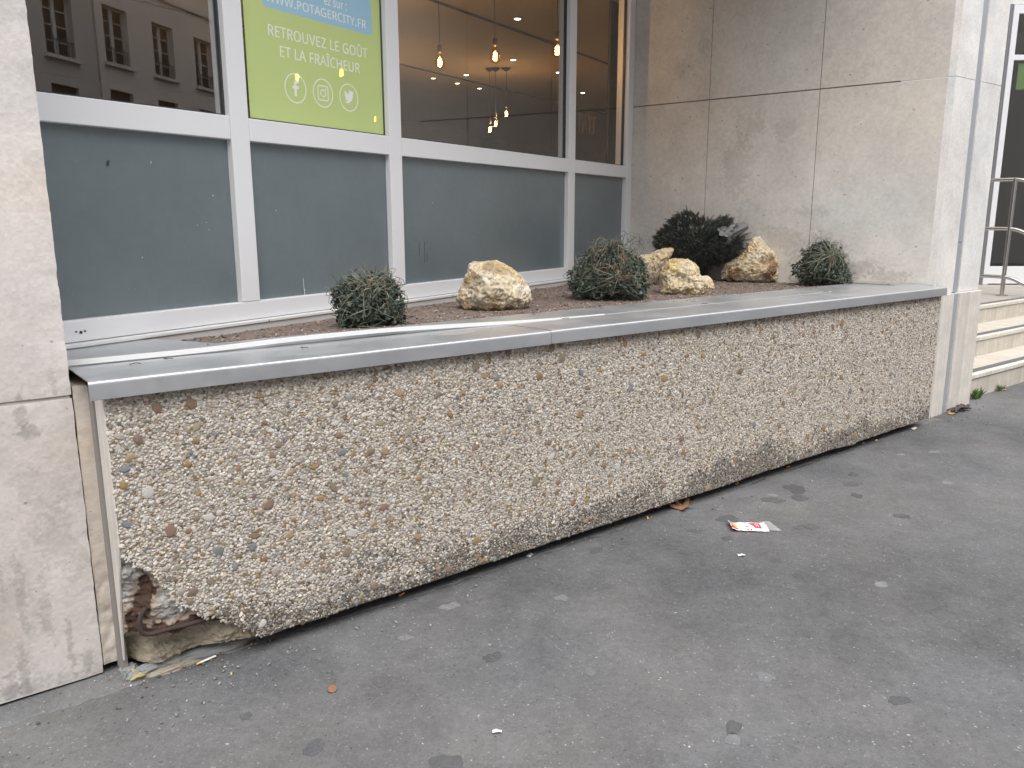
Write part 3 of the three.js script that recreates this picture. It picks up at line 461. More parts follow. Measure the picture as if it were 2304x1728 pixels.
const rebarLine = [[-1.222, 0.341], [-1.219, 0.301], [-1.226, 0.258], [-1.243, 0.235], [-1.250, 0.205], [-1.243, 0.178], [-1.225, 0.168], [-1.195, 0.166], [-1.164, 0.166], [-1.128, 0.163], [-1.091, 0.163], [-1.046, 0.161], [-1.01, 0.158]];
const nearRebar = (x, y) => { let m = 9; for (let i = 0; i < rebarLine.length - 1; i++) { const [a, b] = rebarLine[i], [c, d] = rebarLine[i + 1], t = clamp(((x - a) * (c - a) + (y - b) * (d - b)) / ((c - a) ** 2 + (d - b) ** 2)); m = Math.min(m, Math.hypot(x - a - t * (c - a), y - b - t * (d - b))); } return m; };
const grime = (x, y) => smooth(0.42, 0.66, 0.42 * fbm(x * 6, y * 9, 21, 4) + 0.59 - 1.65 * (y - ground(x)));   // splashed dirt sits in patches low on the face
const frontPanel = (() => {
  const xs = [], rows = 220, pos = [], idx = [];
  for (let i = 0; i <= 220; i++) xs.push(mix(-1.28, -0.80, i / 220));
  for (let i = 1; i <= 220; i++) xs.push(mix(-0.80, 3.655, i / 220));
  const n = xs.length;
  for (let j = 0; j <= rows; j++) for (let i = 0; i < n; i++) {
    const x = xs[i], yb = slabBottom(x) - 0.02 * smooth(-1.0, -1.2, x), v = 1 - Math.pow(1 - j / rows, 1.3), y = mix(yb, 0.925, j / rows * 0.35 + 0.65 * (1 - Math.pow(1 - j / rows, 0.7)));
    pos.push(x, y, SLAB_Z - spallDepth(x, y) - 0.002 * (1 - v) * vnoise(x * 60, y * 60, 2));
  }
  const at = (i, j) => j * n + i;
  for (let j = 0; j < rows; j++) for (let i = 0; i < n - 1; i++) idx.push(at(i, j), at(i + 1, j), at(i, j + 1), at(i + 1, j), at(i + 1, j + 1), at(i, j + 1));
  let k = pos.length / 3;                                   // the underside, the two ends and the top go back to the concrete core
  const skirt = (list, dx, dy, back) => { const s = k; for (const v of list) { pos.push(pos[3 * v], pos[3 * v + 1], pos[3 * v + 2], pos[3 * v] + dx, pos[3 * v + 1] + dy, back); k += 2; } for (let a = 0; a < list.length - 1; a++) { const q = s + 2 * a; idx.push(q, q + 1, q + 2, q + 1, q + 3, q + 2); } };
  skirt([...Array(n).keys()].map((i) => at(i, 0)), 0, 0.006, 0.95);
  skirt([...Array(rows + 1).keys()].reverse().map((j) => at(0, j)), 0, 0, 1.055);
  skirt([...Array(rows + 1).keys()].map((j) => at(n - 1, j)), 0, 0, 1.0);
  skirt([...Array(n).keys()].reverse().map((i) => at(i, rows)), 0, 0, 1.055);
  const g = new THREE.BufferGeometry(); g.setAttribute('position', new THREE.Float32BufferAttribute(pos, 3)); g.setIndex(idx); g.computeVertexNormals(); metreUV(g, 1);
  paint(g, (x, y, z, o) => {
    const s = spall(x, y), n1 = fbm(x * 45, y * 45, z * 20, 4), t = 1 + 0.5 * (n1 - 0.5);
    if (s <= 0.004) { const k = t * (1 - 0.6 * grime(x, y)); o[0] = 0.34 * k; o[1] = 0.305 * k; o[2] = 0.26 * k; return; }
    o[0] = 0.36 * t; o[1] = 0.345 * t; o[2] = 0.32 * t;
    if (y < 0.15 + 0.03 * n1) { o[0] = 0.31 * t; o[1] = 0.265 * t; o[2] = 0.20 * t; }
    const r = nearRebar(x, y) + 0.065 * (fbm(x * 45, y * 38, 9, 5) - 0.5), f = smooth(0.021, 0.016, r), h = smooth(0.05, 0.03, r + 0.015 * (vnoise(x * 90, y * 90, 4) - 0.5)) * 0.55;
    o[0] = mix(mix(o[0], 0.21, h), 0.062, f); o[1] = mix(mix(o[1], 0.125, h), 0.034, f); o[2] = mix(mix(o[2], 0.068, h), 0.022, f);
  });
  return wpart('front_panel', g, std(lin(1, 1, 1), 0.95, { vertexColors: true }), planter);
})();
wpart('rebar', tube(rebarLine.slice(2).map(([x, y], i) => [x, y, SLAB_Z - 0.012 - (i > 8 ? 0.006 * (i - 8) : 0)]), 0.0075, 60, 8), std(lin(0.05, 0.033, 0.027), 0.9), planter);
// pebbles: 300 of the largest as pieces, the rest as one mass
{
  const gems = [0, 1, 2, 3].map((k) => { const g = mergeVertices(new THREE.IcosahedronGeometry(1, k < 2 ? 1 : 0).deleteAttribute('uv').deleteAttribute('normal')), p = g.attributes.position; for (let i = 0; i < p.count; i++) { const q = 0.55 + 0.9 * vnoise(p.getX(i) * 1.1 + k * 7, p.getY(i) * 1.3 + 3, p.getZ(i) * 1.3 + 9); p.setXYZ(i, p.getX(i) * q, p.getY(i) * q, p.getZ(i) * q); } const f = k < 2 ? g : g.toNonIndexed(); f.computeVertexNormals(); return metreUV(f, 1); });
  const base = new THREE.Vector3(1.2, 0.015, 1.1), big = [], cell = new Map(), key = (x, y) => `${Math.floor(x / 0.04)},${Math.floor(y / 0.04)}`;
  const tones = [[0.25, 0.165, 0.09], [0.29, 0.20, 0.105], [0.20, 0.15, 0.11], [0.22, 0.15, 0.115], [0.29, 0.25, 0.19], [0.36, 0.33, 0.285], [0.19, 0.19, 0.19], [0.46, 0.44, 0.41], [0.32, 0.24, 0.15], [0.22, 0.18, 0.135]];
  const bigM = tones.map((c) => phys(lin(...c), 0.85, { specularIntensity: 0.6 }));
  let guard = 0;
  while (big.length < 300 && guard++ < 20000) {
    const x = Math.pow(rnd(), 1.5) * 4.9 - 1.26, y = rr(ground(x) + 0.075, 0.915), a = 0.0095 + 0.0095 * Math.pow(rnd(), 1.6);
    if (spall(x, y) > -0.012 || big.some((b) => Math.hypot(b[0] - x, b[1] - y) < b[2] + a + 0.006)) continue;
    big.push([x, y, a]);
    const e = rr(0.55, 0.9), ang = rr(-1, 1), m = part('pebble', gems[rnd() < 0.7 ? 2 + ((rnd() * 2) | 0) : (rnd() * 2) | 0], bigM[(Math.pow(rnd(), 1.1) * tones.length) | 0], frontPanel, [x - base.x, y - base.y, SLAB_Z - base.z + 0.0005]);
    m.scale.set(a * 1.25, a * e * 1.25, 0.0044); m.rotation.z = ang;
    for (let i = -1; i <= 1; i++) for (let j = -1; j <= 1; j++) { const q = key(x + i * 0.03, y + j * 0.03); if (!cell.has(q)) cell.set(q, new Set()); cell.get(q).add(big.length - 1); }
  }
  const lists = [[], [], [], []], m4 = new THREE.Matrix4(), qt = new THREE.Quaternion(), eu = new THREE.Euler(), ps = new THREE.Vector3(), sc = new THREE.Vector3(), col = new THREE.Color();
  const light = [[0.56, 0.50, 0.425], [0.59, 0.54, 0.47], [0.49, 0.455, 0.42], [0.49, 0.43, 0.385], [0.59, 0.56, 0.515], [0.42, 0.37, 0.305], [0.54, 0.47, 0.41], [0.39, 0.365, 0.345], [0.56, 0.515, 0.44], [0.46, 0.40, 0.32]];
  const dx = 0.0092, dy = 0.0072; let row = 0;
  for (let y0 = 0.05; y0 < 0.922; y0 += dy, row++) for (let x0 = -1.277 + (row % 2) * dx / 2; x0 < 3.652; x0 += dx) {
    const x = x0 + rr(-0.0045, 0.0045), y = y0 + rr(-0.0038, 0.0038);
    if (y < slabBottom(x) + 0.003 || spall(x, y) > 0.004 + 0.012 * rnd()) continue;
    const c = cell.get(key(x, y)); if (c && [...c].some((i) => Math.hypot(big[i][0] - x, big[i][1] - y) < big[i][2] * 0.8)) continue;
    const t = rnd(), a = t < 0.12 ? rr(0.0070, 0.0098) : rr(0.0040, 0.0070), e = rr(0.45, 1.0);
    eu.set(rr(-0.3, 0.3), rr(-0.3, 0.3), rr(-1.2, 1.2)); qt.setFromEuler(eu); ps.set(x - base.x, y - base.y, SLAB_Z - base.z + rr(-0.0013, 0.0008)); sc.set(a, a * e, rr(0.0023, 0.0036)); m4.compose(ps, qt, sc);
    let q = rnd() < (t < 0.12 ? 0.38 : 0.16) ? tones[(rnd() * tones.length) | 0] : light[(rnd() * light.length) | 0]; const v = rr(0.78, 1.12), dirt = grime(x, y) > rnd() ? rr(0.34, 0.68) : 1;
    lists[(rnd() * 4) | 0].push([m4.clone(), [q[0] * v * dirt, q[1] * v * dirt, q[2] * v * dirt]]);
  }
  const stoneM = phys(lin(1, 1, 1), 0.92, { specularIntensity: 0.5 });
  lists.forEach((l, k) => { const im = new THREE.InstancedMesh(gems[k], stoneM, l.length); im.name = 'pebble_aggregate'; im.userData.kind = 'stuff'; im.castShadow = im.receiveShadow = true; l.forEach(([mm, c], i) => { im.setMatrixAt(i, mm); im.setColorAt(i, col.setRGB(...c)); }); frontPanel.add(im); });
}
// core, end strip and the concrete seen in the gaps
wpart('concrete_core', metreUV(box(-1.27, 3.64, 0.12, 0.93, 0.66, 1.054), 1), M.concrete, planter);
wpart('footing', metreUV(box(-1.27, 3.62, -0.06, 0.119, 0.66, 0.955), 1), M.concrete, planter);
wpart('edge_strip', (() => { const g = new THREE.ExtrudeGeometry(shapeOf([[-1.1885, 0.922], [-1.06, 0.922], [-1.06, 0.05], [-1.07, 0.05], [-1.085, 0.14], [-1.11, 0.24], [-1.14, 0.33], [-1.17, 0.40], [-1.1885, 0.47]]), { depth: 0.005, bevelEnabled: false }); g.rotateY(-Math.PI / 2 + Math.PI).translate(-1.286, 0, 0); g.computeVertexNormals(); return metreUV(g, 0.5, 0.3, 0); })(), M.trav, planter);
wpart('joint_filler', metreUV(box(-1.292, -1.272, 0.0, 0.925, 0.98, 1.056), 1), std(lin(0.24, 0.22, 0.205), 0.95), planter);
wpart('end_block', (() => { const g = new THREE.BoxGeometry(0.043, 0.905, 0.3, 6, 90, 2).translate(-1.3105, 0.4725, 0.849), p = g.attributes.position; for (let i = 0; i < p.count; i++) if (p.getZ(i) > 0.99) { const y = p.getY(i); p.setZ(i, p.getZ(i) + 0.010 * (fbm(p.getX(i) * 60, y * 40, 3, 4) - 0.5) * (0.4 + 1.2 * smooth(0.4, 0.28, y)) ); p.setX(i, p.getX(i) + 0.004 * (fbm(y * 20, 3, 1) - 0.5)); } g.computeVertexNormals(); return metreUV(g, 1.5, -2, 0); })(), std(lin(0.92, 0.88, 0.80), 0.92, { map: pierMap }), planter);
// sheet metal cap in two lengths, folded down over the front
const capSheet = (x0, x1, dy) => {
  const prof = [[0.895, 0.968], [1.207, 0.9755], [1.2125, 0.975], [1.2165, 0.9728], [1.219, 0.9692], [1.2198, 0.9640], [1.221, 0.9235], [1.2205, 0.9215], [1.214, 0.9205], [1.212, 0.9230], [1.2165, 0.9245], [1.2155, 0.963], [1.2105, 0.9705], [1.206, 0.972], [0.895, 0.965]];
  const n = Math.max(8, Math.round((x1 - x0) * 30)), pos = [], idx = [], K = prof.length;
  for (let i = 0; i <= n; i++) { const x = mix(x0, x1, i / n), w = 0.0022 * (fbm(x * 2.2, 5, 3, 3) - 0.5), v = 0.0016 * (fbm(x * 3.1, 9, 3, 3) - 0.5); prof.forEach(([z, y]) => pos.push(x, y + dy + v * (z > 1.2 ? 1 : 2), z + (y < 0.95 ? w : 0))); }
  for (let i = 0; i < n; i++) for (let k = 0; k < K; k++) { const a = i * K + k, b = i * K + (k + 1) % K; idx.push(a, b, a + K, b, b + K, a + K); }
  const g0 = new THREE.BufferGeometry(); g0.setAttribute('position', new THREE.Float32BufferAttribute(pos, 3)); g0.setIndex(idx);
  return metreUV(crease(g0), 1.6, x0, 0.1);
};
function crease(g) {   // keep the fold round and the sheets flat
  const ng = g.toNonIndexed(), p = ng.attributes.position, n = new Float32Array(p.count * 3), acc = new Map(), fn = [], a = new THREE.Vector3(), b = new THREE.Vector3(), c = new THREE.Vector3();
  const key = (i) => `${p.getX(i).toFixed(4)},${p.getY(i).toFixed(4)},${p.getZ(i).toFixed(4)}`;
  for (let f = 0; f < p.count / 3; f++) { a.fromBufferAttribute(p, 3 * f); b.fromBufferAttribute(p, 3 * f + 1).sub(a); c.fromBufferAttribute(p, 3 * f + 2).sub(a); const v = new THREE.Vector3().crossVectors(b, c), l = v.length(); v.divideScalar(l || 1); fn.push(v); for (let k = 0; k < 3; k++) { const q = key(3 * f + k); if (!acc.has(q)) acc.set(q, []); acc.get(q).push([v, l]); } }
  for (let i = 0; i < p.count; i++) { const v = fn[(i / 3) | 0], s = new THREE.Vector3(); for (const [u, l] of acc.get(key(i))) if (u.dot(v) > 0.78) s.addScaledVector(u, l); s.normalize(); n[3 * i] = s.x; n[3 * i + 1] = s.y; n[3 * i + 2] = s.z; }
  ng.setAttribute('normal', new THREE.BufferAttribute(n, 3)); return ng;
}
wpart('cap_sheet', capSheet(-1.322, 0.3375, 0), M.cap, planter);
wpart('cap_sheet', capSheet(0.3395, 3.660, 0.0012), M.cap, planter);
wpart('inner_flashing', metreUV(plate([[-1.334, 0.9], [3.66, 0.9], [3.66, 0.60], [2.9, 0.615], [1.9, 0.605], [0.8, 0.625], [0, 0.645], [-0.55, 0.64], [-0.80, 0.66], [-0.95, 0.40], [-1.334, 0.40]], 0.9655, 0.003), 1.6, 0.3, 0.2), M.cap, planter);
wpart('corner_plate', metreUV(plate([[3.60, 0.60], [3.672, 0.60], [3.752, 0.90], [3.795, 1.055], [3.665, 1.06], [3.64, 0.9]], 0.9715, 0.003), 1.6), M.cap, planter);
// the loose edging strip, sprung up along its left length
wpart('edging_strip', (() => {
  const n = 160, pos = [], idx = [], lift = (x) => 0.009 * smooth(-1.0, -0.5, x) * smooth(0.25, -0.3, x) + 0.0035 * smooth(0.5, 0.0, x);
  for (let i = 0; i <= n; i++) { const x = mix(-1.325, 0.92, i / n), y = 0.969 + lift(x), z = 0.885 + 0.028 * smooth(-0.2, 0.6, x) + 0.004 * (vnoise(x * 5, 1, 1) - 0.5), h = mix(0.014, 0.003, smooth(0.1, 0.9, x)); for (const [dz, dy] of [[0.006, 0], [0.006, h], [-0.004, h + 0.001], [-0.022, h - 0.001], [-0.022, h - 0.004], [-0.003, h - 0.003], [0.002, 0]]) pos.push(x, y + dy, z + dz); }
  for (let i = 0; i < n; i++) for (let k = 0; k < 7; k++) { const a = i * 7 + k, b = i * 7 + (k + 1) % 7; idx.push(a, b, a + 7, b, b + 7, a + 7); }
  const g = new THREE.BufferGeometry(); g.setAttribute('position', new THREE.Float32BufferAttribute(pos, 3)); g.setIndex(idx); return metreUV(crease(g), 1);
})(), M.strip, planter);
wpart('sealant_bead', (() => { const pts = []; for (let i = 0; i <= 40; i++) { const x = mix(0.9, 2.85, i / 40); pts.push([x, 0.969, 0.913 - 0.012 * smooth(2, 2.8, x) + 0.003 * (vnoise(x * 9, 3, 1) - 0.5)]); } return metreUV(tube(pts, 0.0028, 120, 6), 1); })(), std(lin(0.3, 0.3, 0.3), 0.8), planter);
for (const [x, z, r] of [[0.02, 1.02, 0.075], [0.16, 0.98, 0.05]]) wpart('dirt_patch', (() => { const pts = []; for (let i = 0; i < 40; i++) { const a = i / 40 * 6.2832, q = r * (0.55 + 0.9 * fbm(Math.cos(a) * 2.2 + x * 9, Math.sin(a) * 2.2, 3, 4)); pts.push([x + q * Math.cos(a) * 1.3, z + q * Math.sin(a) * 0.5]); } return metreUV(plate(pts, 0.9762 - (1.2 - z) * 0.019, 0.001), 1); })(), std(lin(0.30, 0.275, 0.25), 1), planter);
for (const [x, z] of [[-1.17, 1.0], [-0.62, 1.03], [0.62, 0.955], [1.6, 0.93], [2.72, 0.93], [3.55, 0.88], [-1.05, 0.965]]) wpart('twig', tube([[x, 0.9755, z], [x + rr(-0.015, 0.02), 0.9795, z + rr(-0.01, 0.01)], [x + rr(0.015, 0.045), 0.9765, z + rr(-0.012, 0.012)]], 0.0016, 8, 5), std(lin(0.10, 0.085, 0.07), 0.9), planter);
// soil
const soilTop = (x, z) => 0.9415 + 0.020 * smooth(0.35, 0.72, z) + 0.012 * (fbm(x * 4, z * 4, 3, 4) - 0.5) + 0.006 * (fbm(x * 30, z * 30, 8, 3) - 0.5);
{
  const g = new THREE.PlaneGeometry(5.1, 1.95, 330, 130).rotateX(-Math.PI / 2).translate(1.35, 0, -0.215), p = g.attributes.position;
  for (let i = 0; i < p.count; i++) { const x = p.getX(i), z = p.getZ(i); p.setY(i, soilTop(x, z)); }
  // keep what lies between the window sill, the flashing and the side wall
  const keep = (x, z) => { const s = x * Math.cos(B) - z * Math.sin(B), d = x * Math.sin(B) + z * Math.cos(B), w = (x - RO[0]) * Math.cos(A) - (z - RO[2]) * Math.sin(A); return d > -0.02 && w < 0.03 && z < 0.74 && s > -1.2; };
  const idx = g.index.array, out = []; for (let f = 0; f < idx.length; f += 3) if ([0, 1, 2].some((k) => keep(p.getX(idx[f + k]), p.getZ(idx[f + k])))) out.push(idx[f], idx[f + 1], idx[f + 2]);
  g.setIndex(out); g.computeVertexNormals(); metreUV(g, 1);
  paint(g, (x, y, z, o) => { const n = fbm(x * 26, z * 26, 2, 4), m = fbm(x * 3, z * 3, 5, 3), t = 0.55 + 0.9 * n; o[0] = 0.165 * t * (0.85 + 0.3 * m); o[1] = 0.125 * t * (0.85 + 0.3 * m); o[2] = 0.105 * t * (0.85 + 0.3 * m); });
  const soil = wpart('soil', g, std(lin(1, 1, 1), 1, { vertexColors: true }), planter);
  const bit = mergeVertices(new THREE.IcosahedronGeometry(1, 0).deleteAttribute('uv').deleteAttribute('normal')); bit.computeVertexNormals(); metreUV(bit, 1);
  const n = 9000, im = new THREE.InstancedMesh(bit, std(lin(1, 1, 1), 0.95), n), m4 = new THREE.Matrix4(), q = new THREE.Quaternion(), e = new THREE.Euler(), col = new THREE.Color(), pal = [[0.20, 0.15, 0.12], [0.13, 0.10, 0.085], [0.30, 0.24, 0.19], [0.36, 0.33, 0.30], [0.10, 0.075, 0.06], [0.22, 0.15, 0.10]];
  for (let i = 0; i < n;) { const x = rr(-1.0, 3.8), z = rr(-1.15, 0.70); if (!keep(x, z)) continue; const r = 0.0018 + 0.005 * Math.pow(rnd(), 3), lg = rnd() < 0.15 ? 3 : 1; e.set(rr(-0.4, 0.4), rnd() * 6.28, rr(-0.4, 0.4)); q.setFromEuler(e); m4.compose(new THREE.Vector3(x - 1.2, soilTop(x, z) - 0.015 + r * 0.3, z - 1.1), q, new THREE.Vector3(r * lg, r * 0.7, r)); im.setMatrixAt(i, m4); const c = pal[(rnd() * pal.length) | 0]; im.setColorAt(i, col.setRGB(...c)); i++; }
  im.name = 'soil_grit'; im.userData.kind = 'stuff'; soil.add(im);
}
// ------------------------------------------------------------------ mortar rubble at the broken corner
{
  const chipM = [std(lin(0.24, 0.25, 0.25), 0.9), std(lin(0.28, 0.27, 0.25), 0.92), std(lin(0.33, 0.29, 0.23), 0.92)];
  const chips = [[-1.215, 1.075, 0.075, 0.026, 0.028, 0, 'bluish oval mortar chip nearest the left pier'], [-1.27, 1.05, 0.03, 0.02, 0.03, 0, 'small mortar lump wedged against the end strip'], [-1.14, 1.06, 0.05, 0.03, 0.034, 1, 'rounded grey mortar lump under the exposed iron'], [-1.03, 1.07, 0.14, 0.034, 0.030, 0, 'long grey slate-like mortar flake under the broken corner'], [-0.93, 1.085, 0.09, 0.02, 0.022, 1, 'thin mortar flake at the right end of the rubble'], [-1.16, 1.105, 0.09, 0.018, 0.012, 2, 'low brownish mortar crust at the front of the rubble']];
  chips.forEach(([x, z, l, w, h, k, label], i) => {
    const g = mergeVertices(new THREE.IcosahedronGeometry(1, 12).deleteAttribute('uv').deleteAttribute('normal')), p = g.attributes.position;
    for (let j = 0; j < p.count; j++) { const a = p.getX(j), b = p.getY(j), c = p.getZ(j), q = 0.5 + 0.8 * fbm(a * 1.7 + i * 5, b * 1.7, c * 1.7, 3) + 0.35 * (fbm(a * 7 + i, b * 7, c * 7, 4) - 0.5); p.setXYZ(j, Math.sign(a) * Math.pow(Math.abs(a), 0.8) * q * l, (Math.sign(b) * Math.pow(Math.abs(b), 0.7) * q) * h, c * q * w); }
    g.rotateY(rr(-0.1, 0.15)); g.computeVertexNormals(); metreUV(g, 1); const o = solo('mortar_chip', g, chipM[k], label, 'rubble', 'mortar rubble at the broken corner'); o.position.set(x, ground(x) + h * 0.25, z);
  });
}
// ------------------------------------------------------------------ rocks
function rock(pos, turn, outline, depth, tint, label, k, amp = 1) {
  // outline: (right, up) as seen from the street; the stone gets its own depth behind it
  let cx = 0, cy = 0; for (const q of outline) { cx += q[0] / outline.length; cy += q[1] / outline.length; }
  const R = (a) => { let best = 0; const dx = Math.cos(a), dy = Math.sin(a); for (let i = 0; i < outline.length; i++) { const [x0, y0] = outline[i], [x1, y1] = outline[(i + 1) % outline.length], ex = x1 - x0, ey = y1 - y0, det = dx * -ey + ex * dy; if (Math.abs(det) < 1e-9) continue; const t = ((x0 - cx) * -ey + ex * (y0 - cy)) / det, u = (dx * (y0 - cy) - dy * (x0 - cx)) / det; if (t > 0 && u >= -1e-6 && u <= 1 + 1e-6) best = Math.max(best, t); } return best; };
  const tab = []; for (let i = 0; i < 256; i++) tab.push(R(i / 256 * Math.PI * 2 - Math.PI));
  const look = (a) => { const f = (a + Math.PI) / (2 * Math.PI) * 256, i = Math.floor(f); return mix(tab[(i + 256) % 256], tab[(i + 1) % 256], f - i); };
  const g = mergeVertices(new THREE.IcosahedronGeometry(1, 52).deleteAttribute('uv').deleteAttribute('normal')), p = g.attributes.position;
  for (let i = 0; i < p.count; i++) {
    const x = p.getX(i), y = p.getY(i), z = p.getZ(i), a = Math.atan2(y, x), h = Math.hypot(x, y), r = look(a) * Math.pow(h, 0.85), c = h > 1e-6 ? 1 / h : 0;
    p.setXYZ(i, cx + x * c * r, cy + y * c * r, z * depth * (0.8 + 0.55 * fbm(x * 1.6 + k * 9, y * 1.6, z * 1.6, 3)));
  }
  g.computeVertexNormals(); const nm = g.attributes.normal, src = p.array.slice();
  for (let i = 0; i < p.count; i++) {
    const x = src[3 * i], y = src[3 * i + 1], z = src[3 * i + 2], rim = 1 - 0.75 * smooth(0.35, 0.0, Math.abs(nm.getZ(i)));
    const f1 = fbm(x * 9 + k * 9, y * 9, z * 9, 3) - 0.5, f2 = fbm(x * 26 + k, y * 26, z * 26, 4) - 0.5, f3 = fbm(x * 90, y * 90 + k, z * 90, 4) - 0.5, rid = Math.abs(fbm(x * 13 + k * 3, y * 13, z * 13, 4) - 0.5), hole = smooth(0.62, 0.74, fbm(x * 40 + 5, y * 40 + k, z * 40, 2));
    const d = amp * rim * (0.036 * f1 + 0.03 * f2) + 0.016 * f3 - 0.009 * smooth(0.03, 0, rid) - 0.008 * hole;
    p.setXYZ(i, x + nm.getX(i) * d, y + nm.getY(i) * d, z + nm.getZ(i) * d);
  }
  g.computeVertexNormals(); metreUV(g, 1);
  paint(g, (x, y, z, o) => {
    const n = fbm(x * 11 + k * 5, y * 11, z * 11, 5), m = fbm(x * 5 + k, y * 5, z * 5 + 4, 4), w = fbm(x * 60, y * 60, z * 60, 3), t = 0.55 + 0.9 * w;
    let c = [0.55, 0.465, 0.335]; const ochre = smooth(0.46, 0.60, n), white = smooth(0.54, 0.66, m), brown = smooth(0.60 - 0.10 * tint[1], 0.72 - 0.10 * tint[1], fbm(x * 9 + 20, y * 9 + k, z * 9, 5)) * tint[1];
    c = c.map((v, e) => mix(v, [0.50, 0.37, 0.165][e], ochre * tint[0] * 0.8)); c = c.map((v, e) => mix(v, [0.64, 0.60, 0.53][e], white * 0.45)); c = c.map((v, e) => mix(v, [0.20, 0.12, 0.055][e], brown));
    for (let e = 0; e < 3; e++) o[e] = c[e] * t;
  });
  const o = solo('rock', g, std(lin(1, 1, 1), 0.92, { vertexColors: true }), label, 'rock', 'limestone rocks in the planter'); o.position.set(...pos); o.rotation.y = turn; return o;
}
const face = (vx, vz) => Math.atan2(-vx, -vz);                       // turn a thing so that its front looks back along (vx, vz)
rock([0.781 + 0.06, 0.955, 0.219 - 0.08], face(0.587, -0.81), [[-0.203, 0.033], [-0.183, 0.09], [-0.164, 0.127], [-0.138, 0.178], [-0.131, 0.221], [-0.105, 0.231], [-0.061, 0.23], [0.002, 0.24], [0.058, 0.224], [0.096, 0.202], [0.14, 0.164], [0.181, 0.12], [0.197, 0.075], [0.201, 0.025], [0.178, -0.001], [0.14, -0.03], [0.051, -0.03], [-0.064, -0.03], [-0.159, -0.025], [-0.184, 0.007]], 0.16, [0.9, 0.5], 'large blocky yellow limestone standing alone on the soil', 1);
rock([2.60, 0.95, -0.39], face(0.729, -0.685), [[-0.125, 0.099], [-0.115, 0.18], [-0.07, 0.206], [0.001, 0.21], [0.05, 0.238], [0.113, 0.253], [0.166, 0.254], [0.171, 0.239], [0.151, 0.195], [0.117, 0.138], [0.09, 0.08], [0.063, 0.037], [0.022, -0.01], [-0.05, -0.03], [-0.108, 0.0]], 0.11, [0.6, 0.3], 'pale limestone with a sharp tip leaning behind the largest tangled cutting', 2, 0.35);
rock([2.267 + 0.06, 0.945, 0.265 - 0.05], face(0.761, -0.648), [[-0.184, 0.067], [-0.186, 0.112], [-0.175, 0.156], [-0.145, 0.194], [-0.102, 0.212], [-0.009, 0.213], [0.035, 0.189], [0.061, 0.158], [0.073, 0.108], [0.088, 0.102], [0.125, 0.106], [0.144, 0.084], [0.165, 0.034], [0.154, 0.015], [0.118, -0.02], [0.094, -0.035], [0.033, -0.038], [-0.005, -0.03], [-0.093, -0.02], [-0.176, -0.01]], 0.13, [1, 0.35], 'rounded yellow limestone with a lower step on its right side', 3);
rock([3.377 + 0.04, 0.955, -0.073 - 0.03], face(0.807, -0.591), [[-0.226, 0.0], [-0.228, 0.054], [-0.206, 0.109], [-0.147, 0.154], [-0.097, 0.182], [-0.056, 0.235], [-0.05, 0.28], [-0.009, 0.32], [0.041, 0.329], [0.069, 0.298], [0.106, 0.246], [0.159, 0.202], [0.185, 0.132], [0.19, 0.053], [0.175, 0.0], [0.069, -0.02], [-0.104, -0.02]], 0.13, [0.6, 0.85], 'brown and white limestone with a pointed peak against the side wall', 4);
// ------------------------------------------------------------------ plants
const leafM = phys(lin(1, 1, 1), 0.6, { vertexColors: true, side: THREE.DoubleSide });
const inside = (pts, x, y) => { let r = false; for (let i = 0, j = pts.length - 1; i < pts.length; j = i++) if ((pts[i][1] > y) !== (pts[j][1] > y) && x < (pts[j][0] - pts[i][0]) * (y - pts[i][1]) / (pts[j][1] - pts[i][1]) + pts[i][0]) r = !r; return r; };
const edgeDist = (pts, x, y) => { let m = 9; for (let i = 0, j = pts.length - 1; i < pts.length; j = i++) { const [a, b] = pts[j], [c, d] = pts[i], t = clamp(((x - a) * (c - a) + (y - b) * (d - b)) / ((c - a) ** 2 + (d - b) ** 2 + 1e-12)); m = Math.min(m, Math.hypot(x - a - t * (c - a), y - b - t * (d - b))); } return m; };
function inVolume(pts, depth, thick) { for (;;) { const x = rr(-0.45, 0.45), y = rr(-0.03, 0.56); if (!inside(pts, x, y)) continue; const d = edgeDist(pts, x, y), w = depth * Math.sqrt(clamp(1 - (1 - Math.min(1, d / thick)) ** 2)); return new THREE.Vector3(x, y, rr(-w, w)); } }
const V = (x, y, z) => new THREE.Vector3(x, y, z);
const rdir = () => { const z = rr(-1, 1), a = rnd() * 6.2832, r = Math.sqrt(1 - z * z); return V(r * Math.cos(a), r * Math.sin(a), z); };
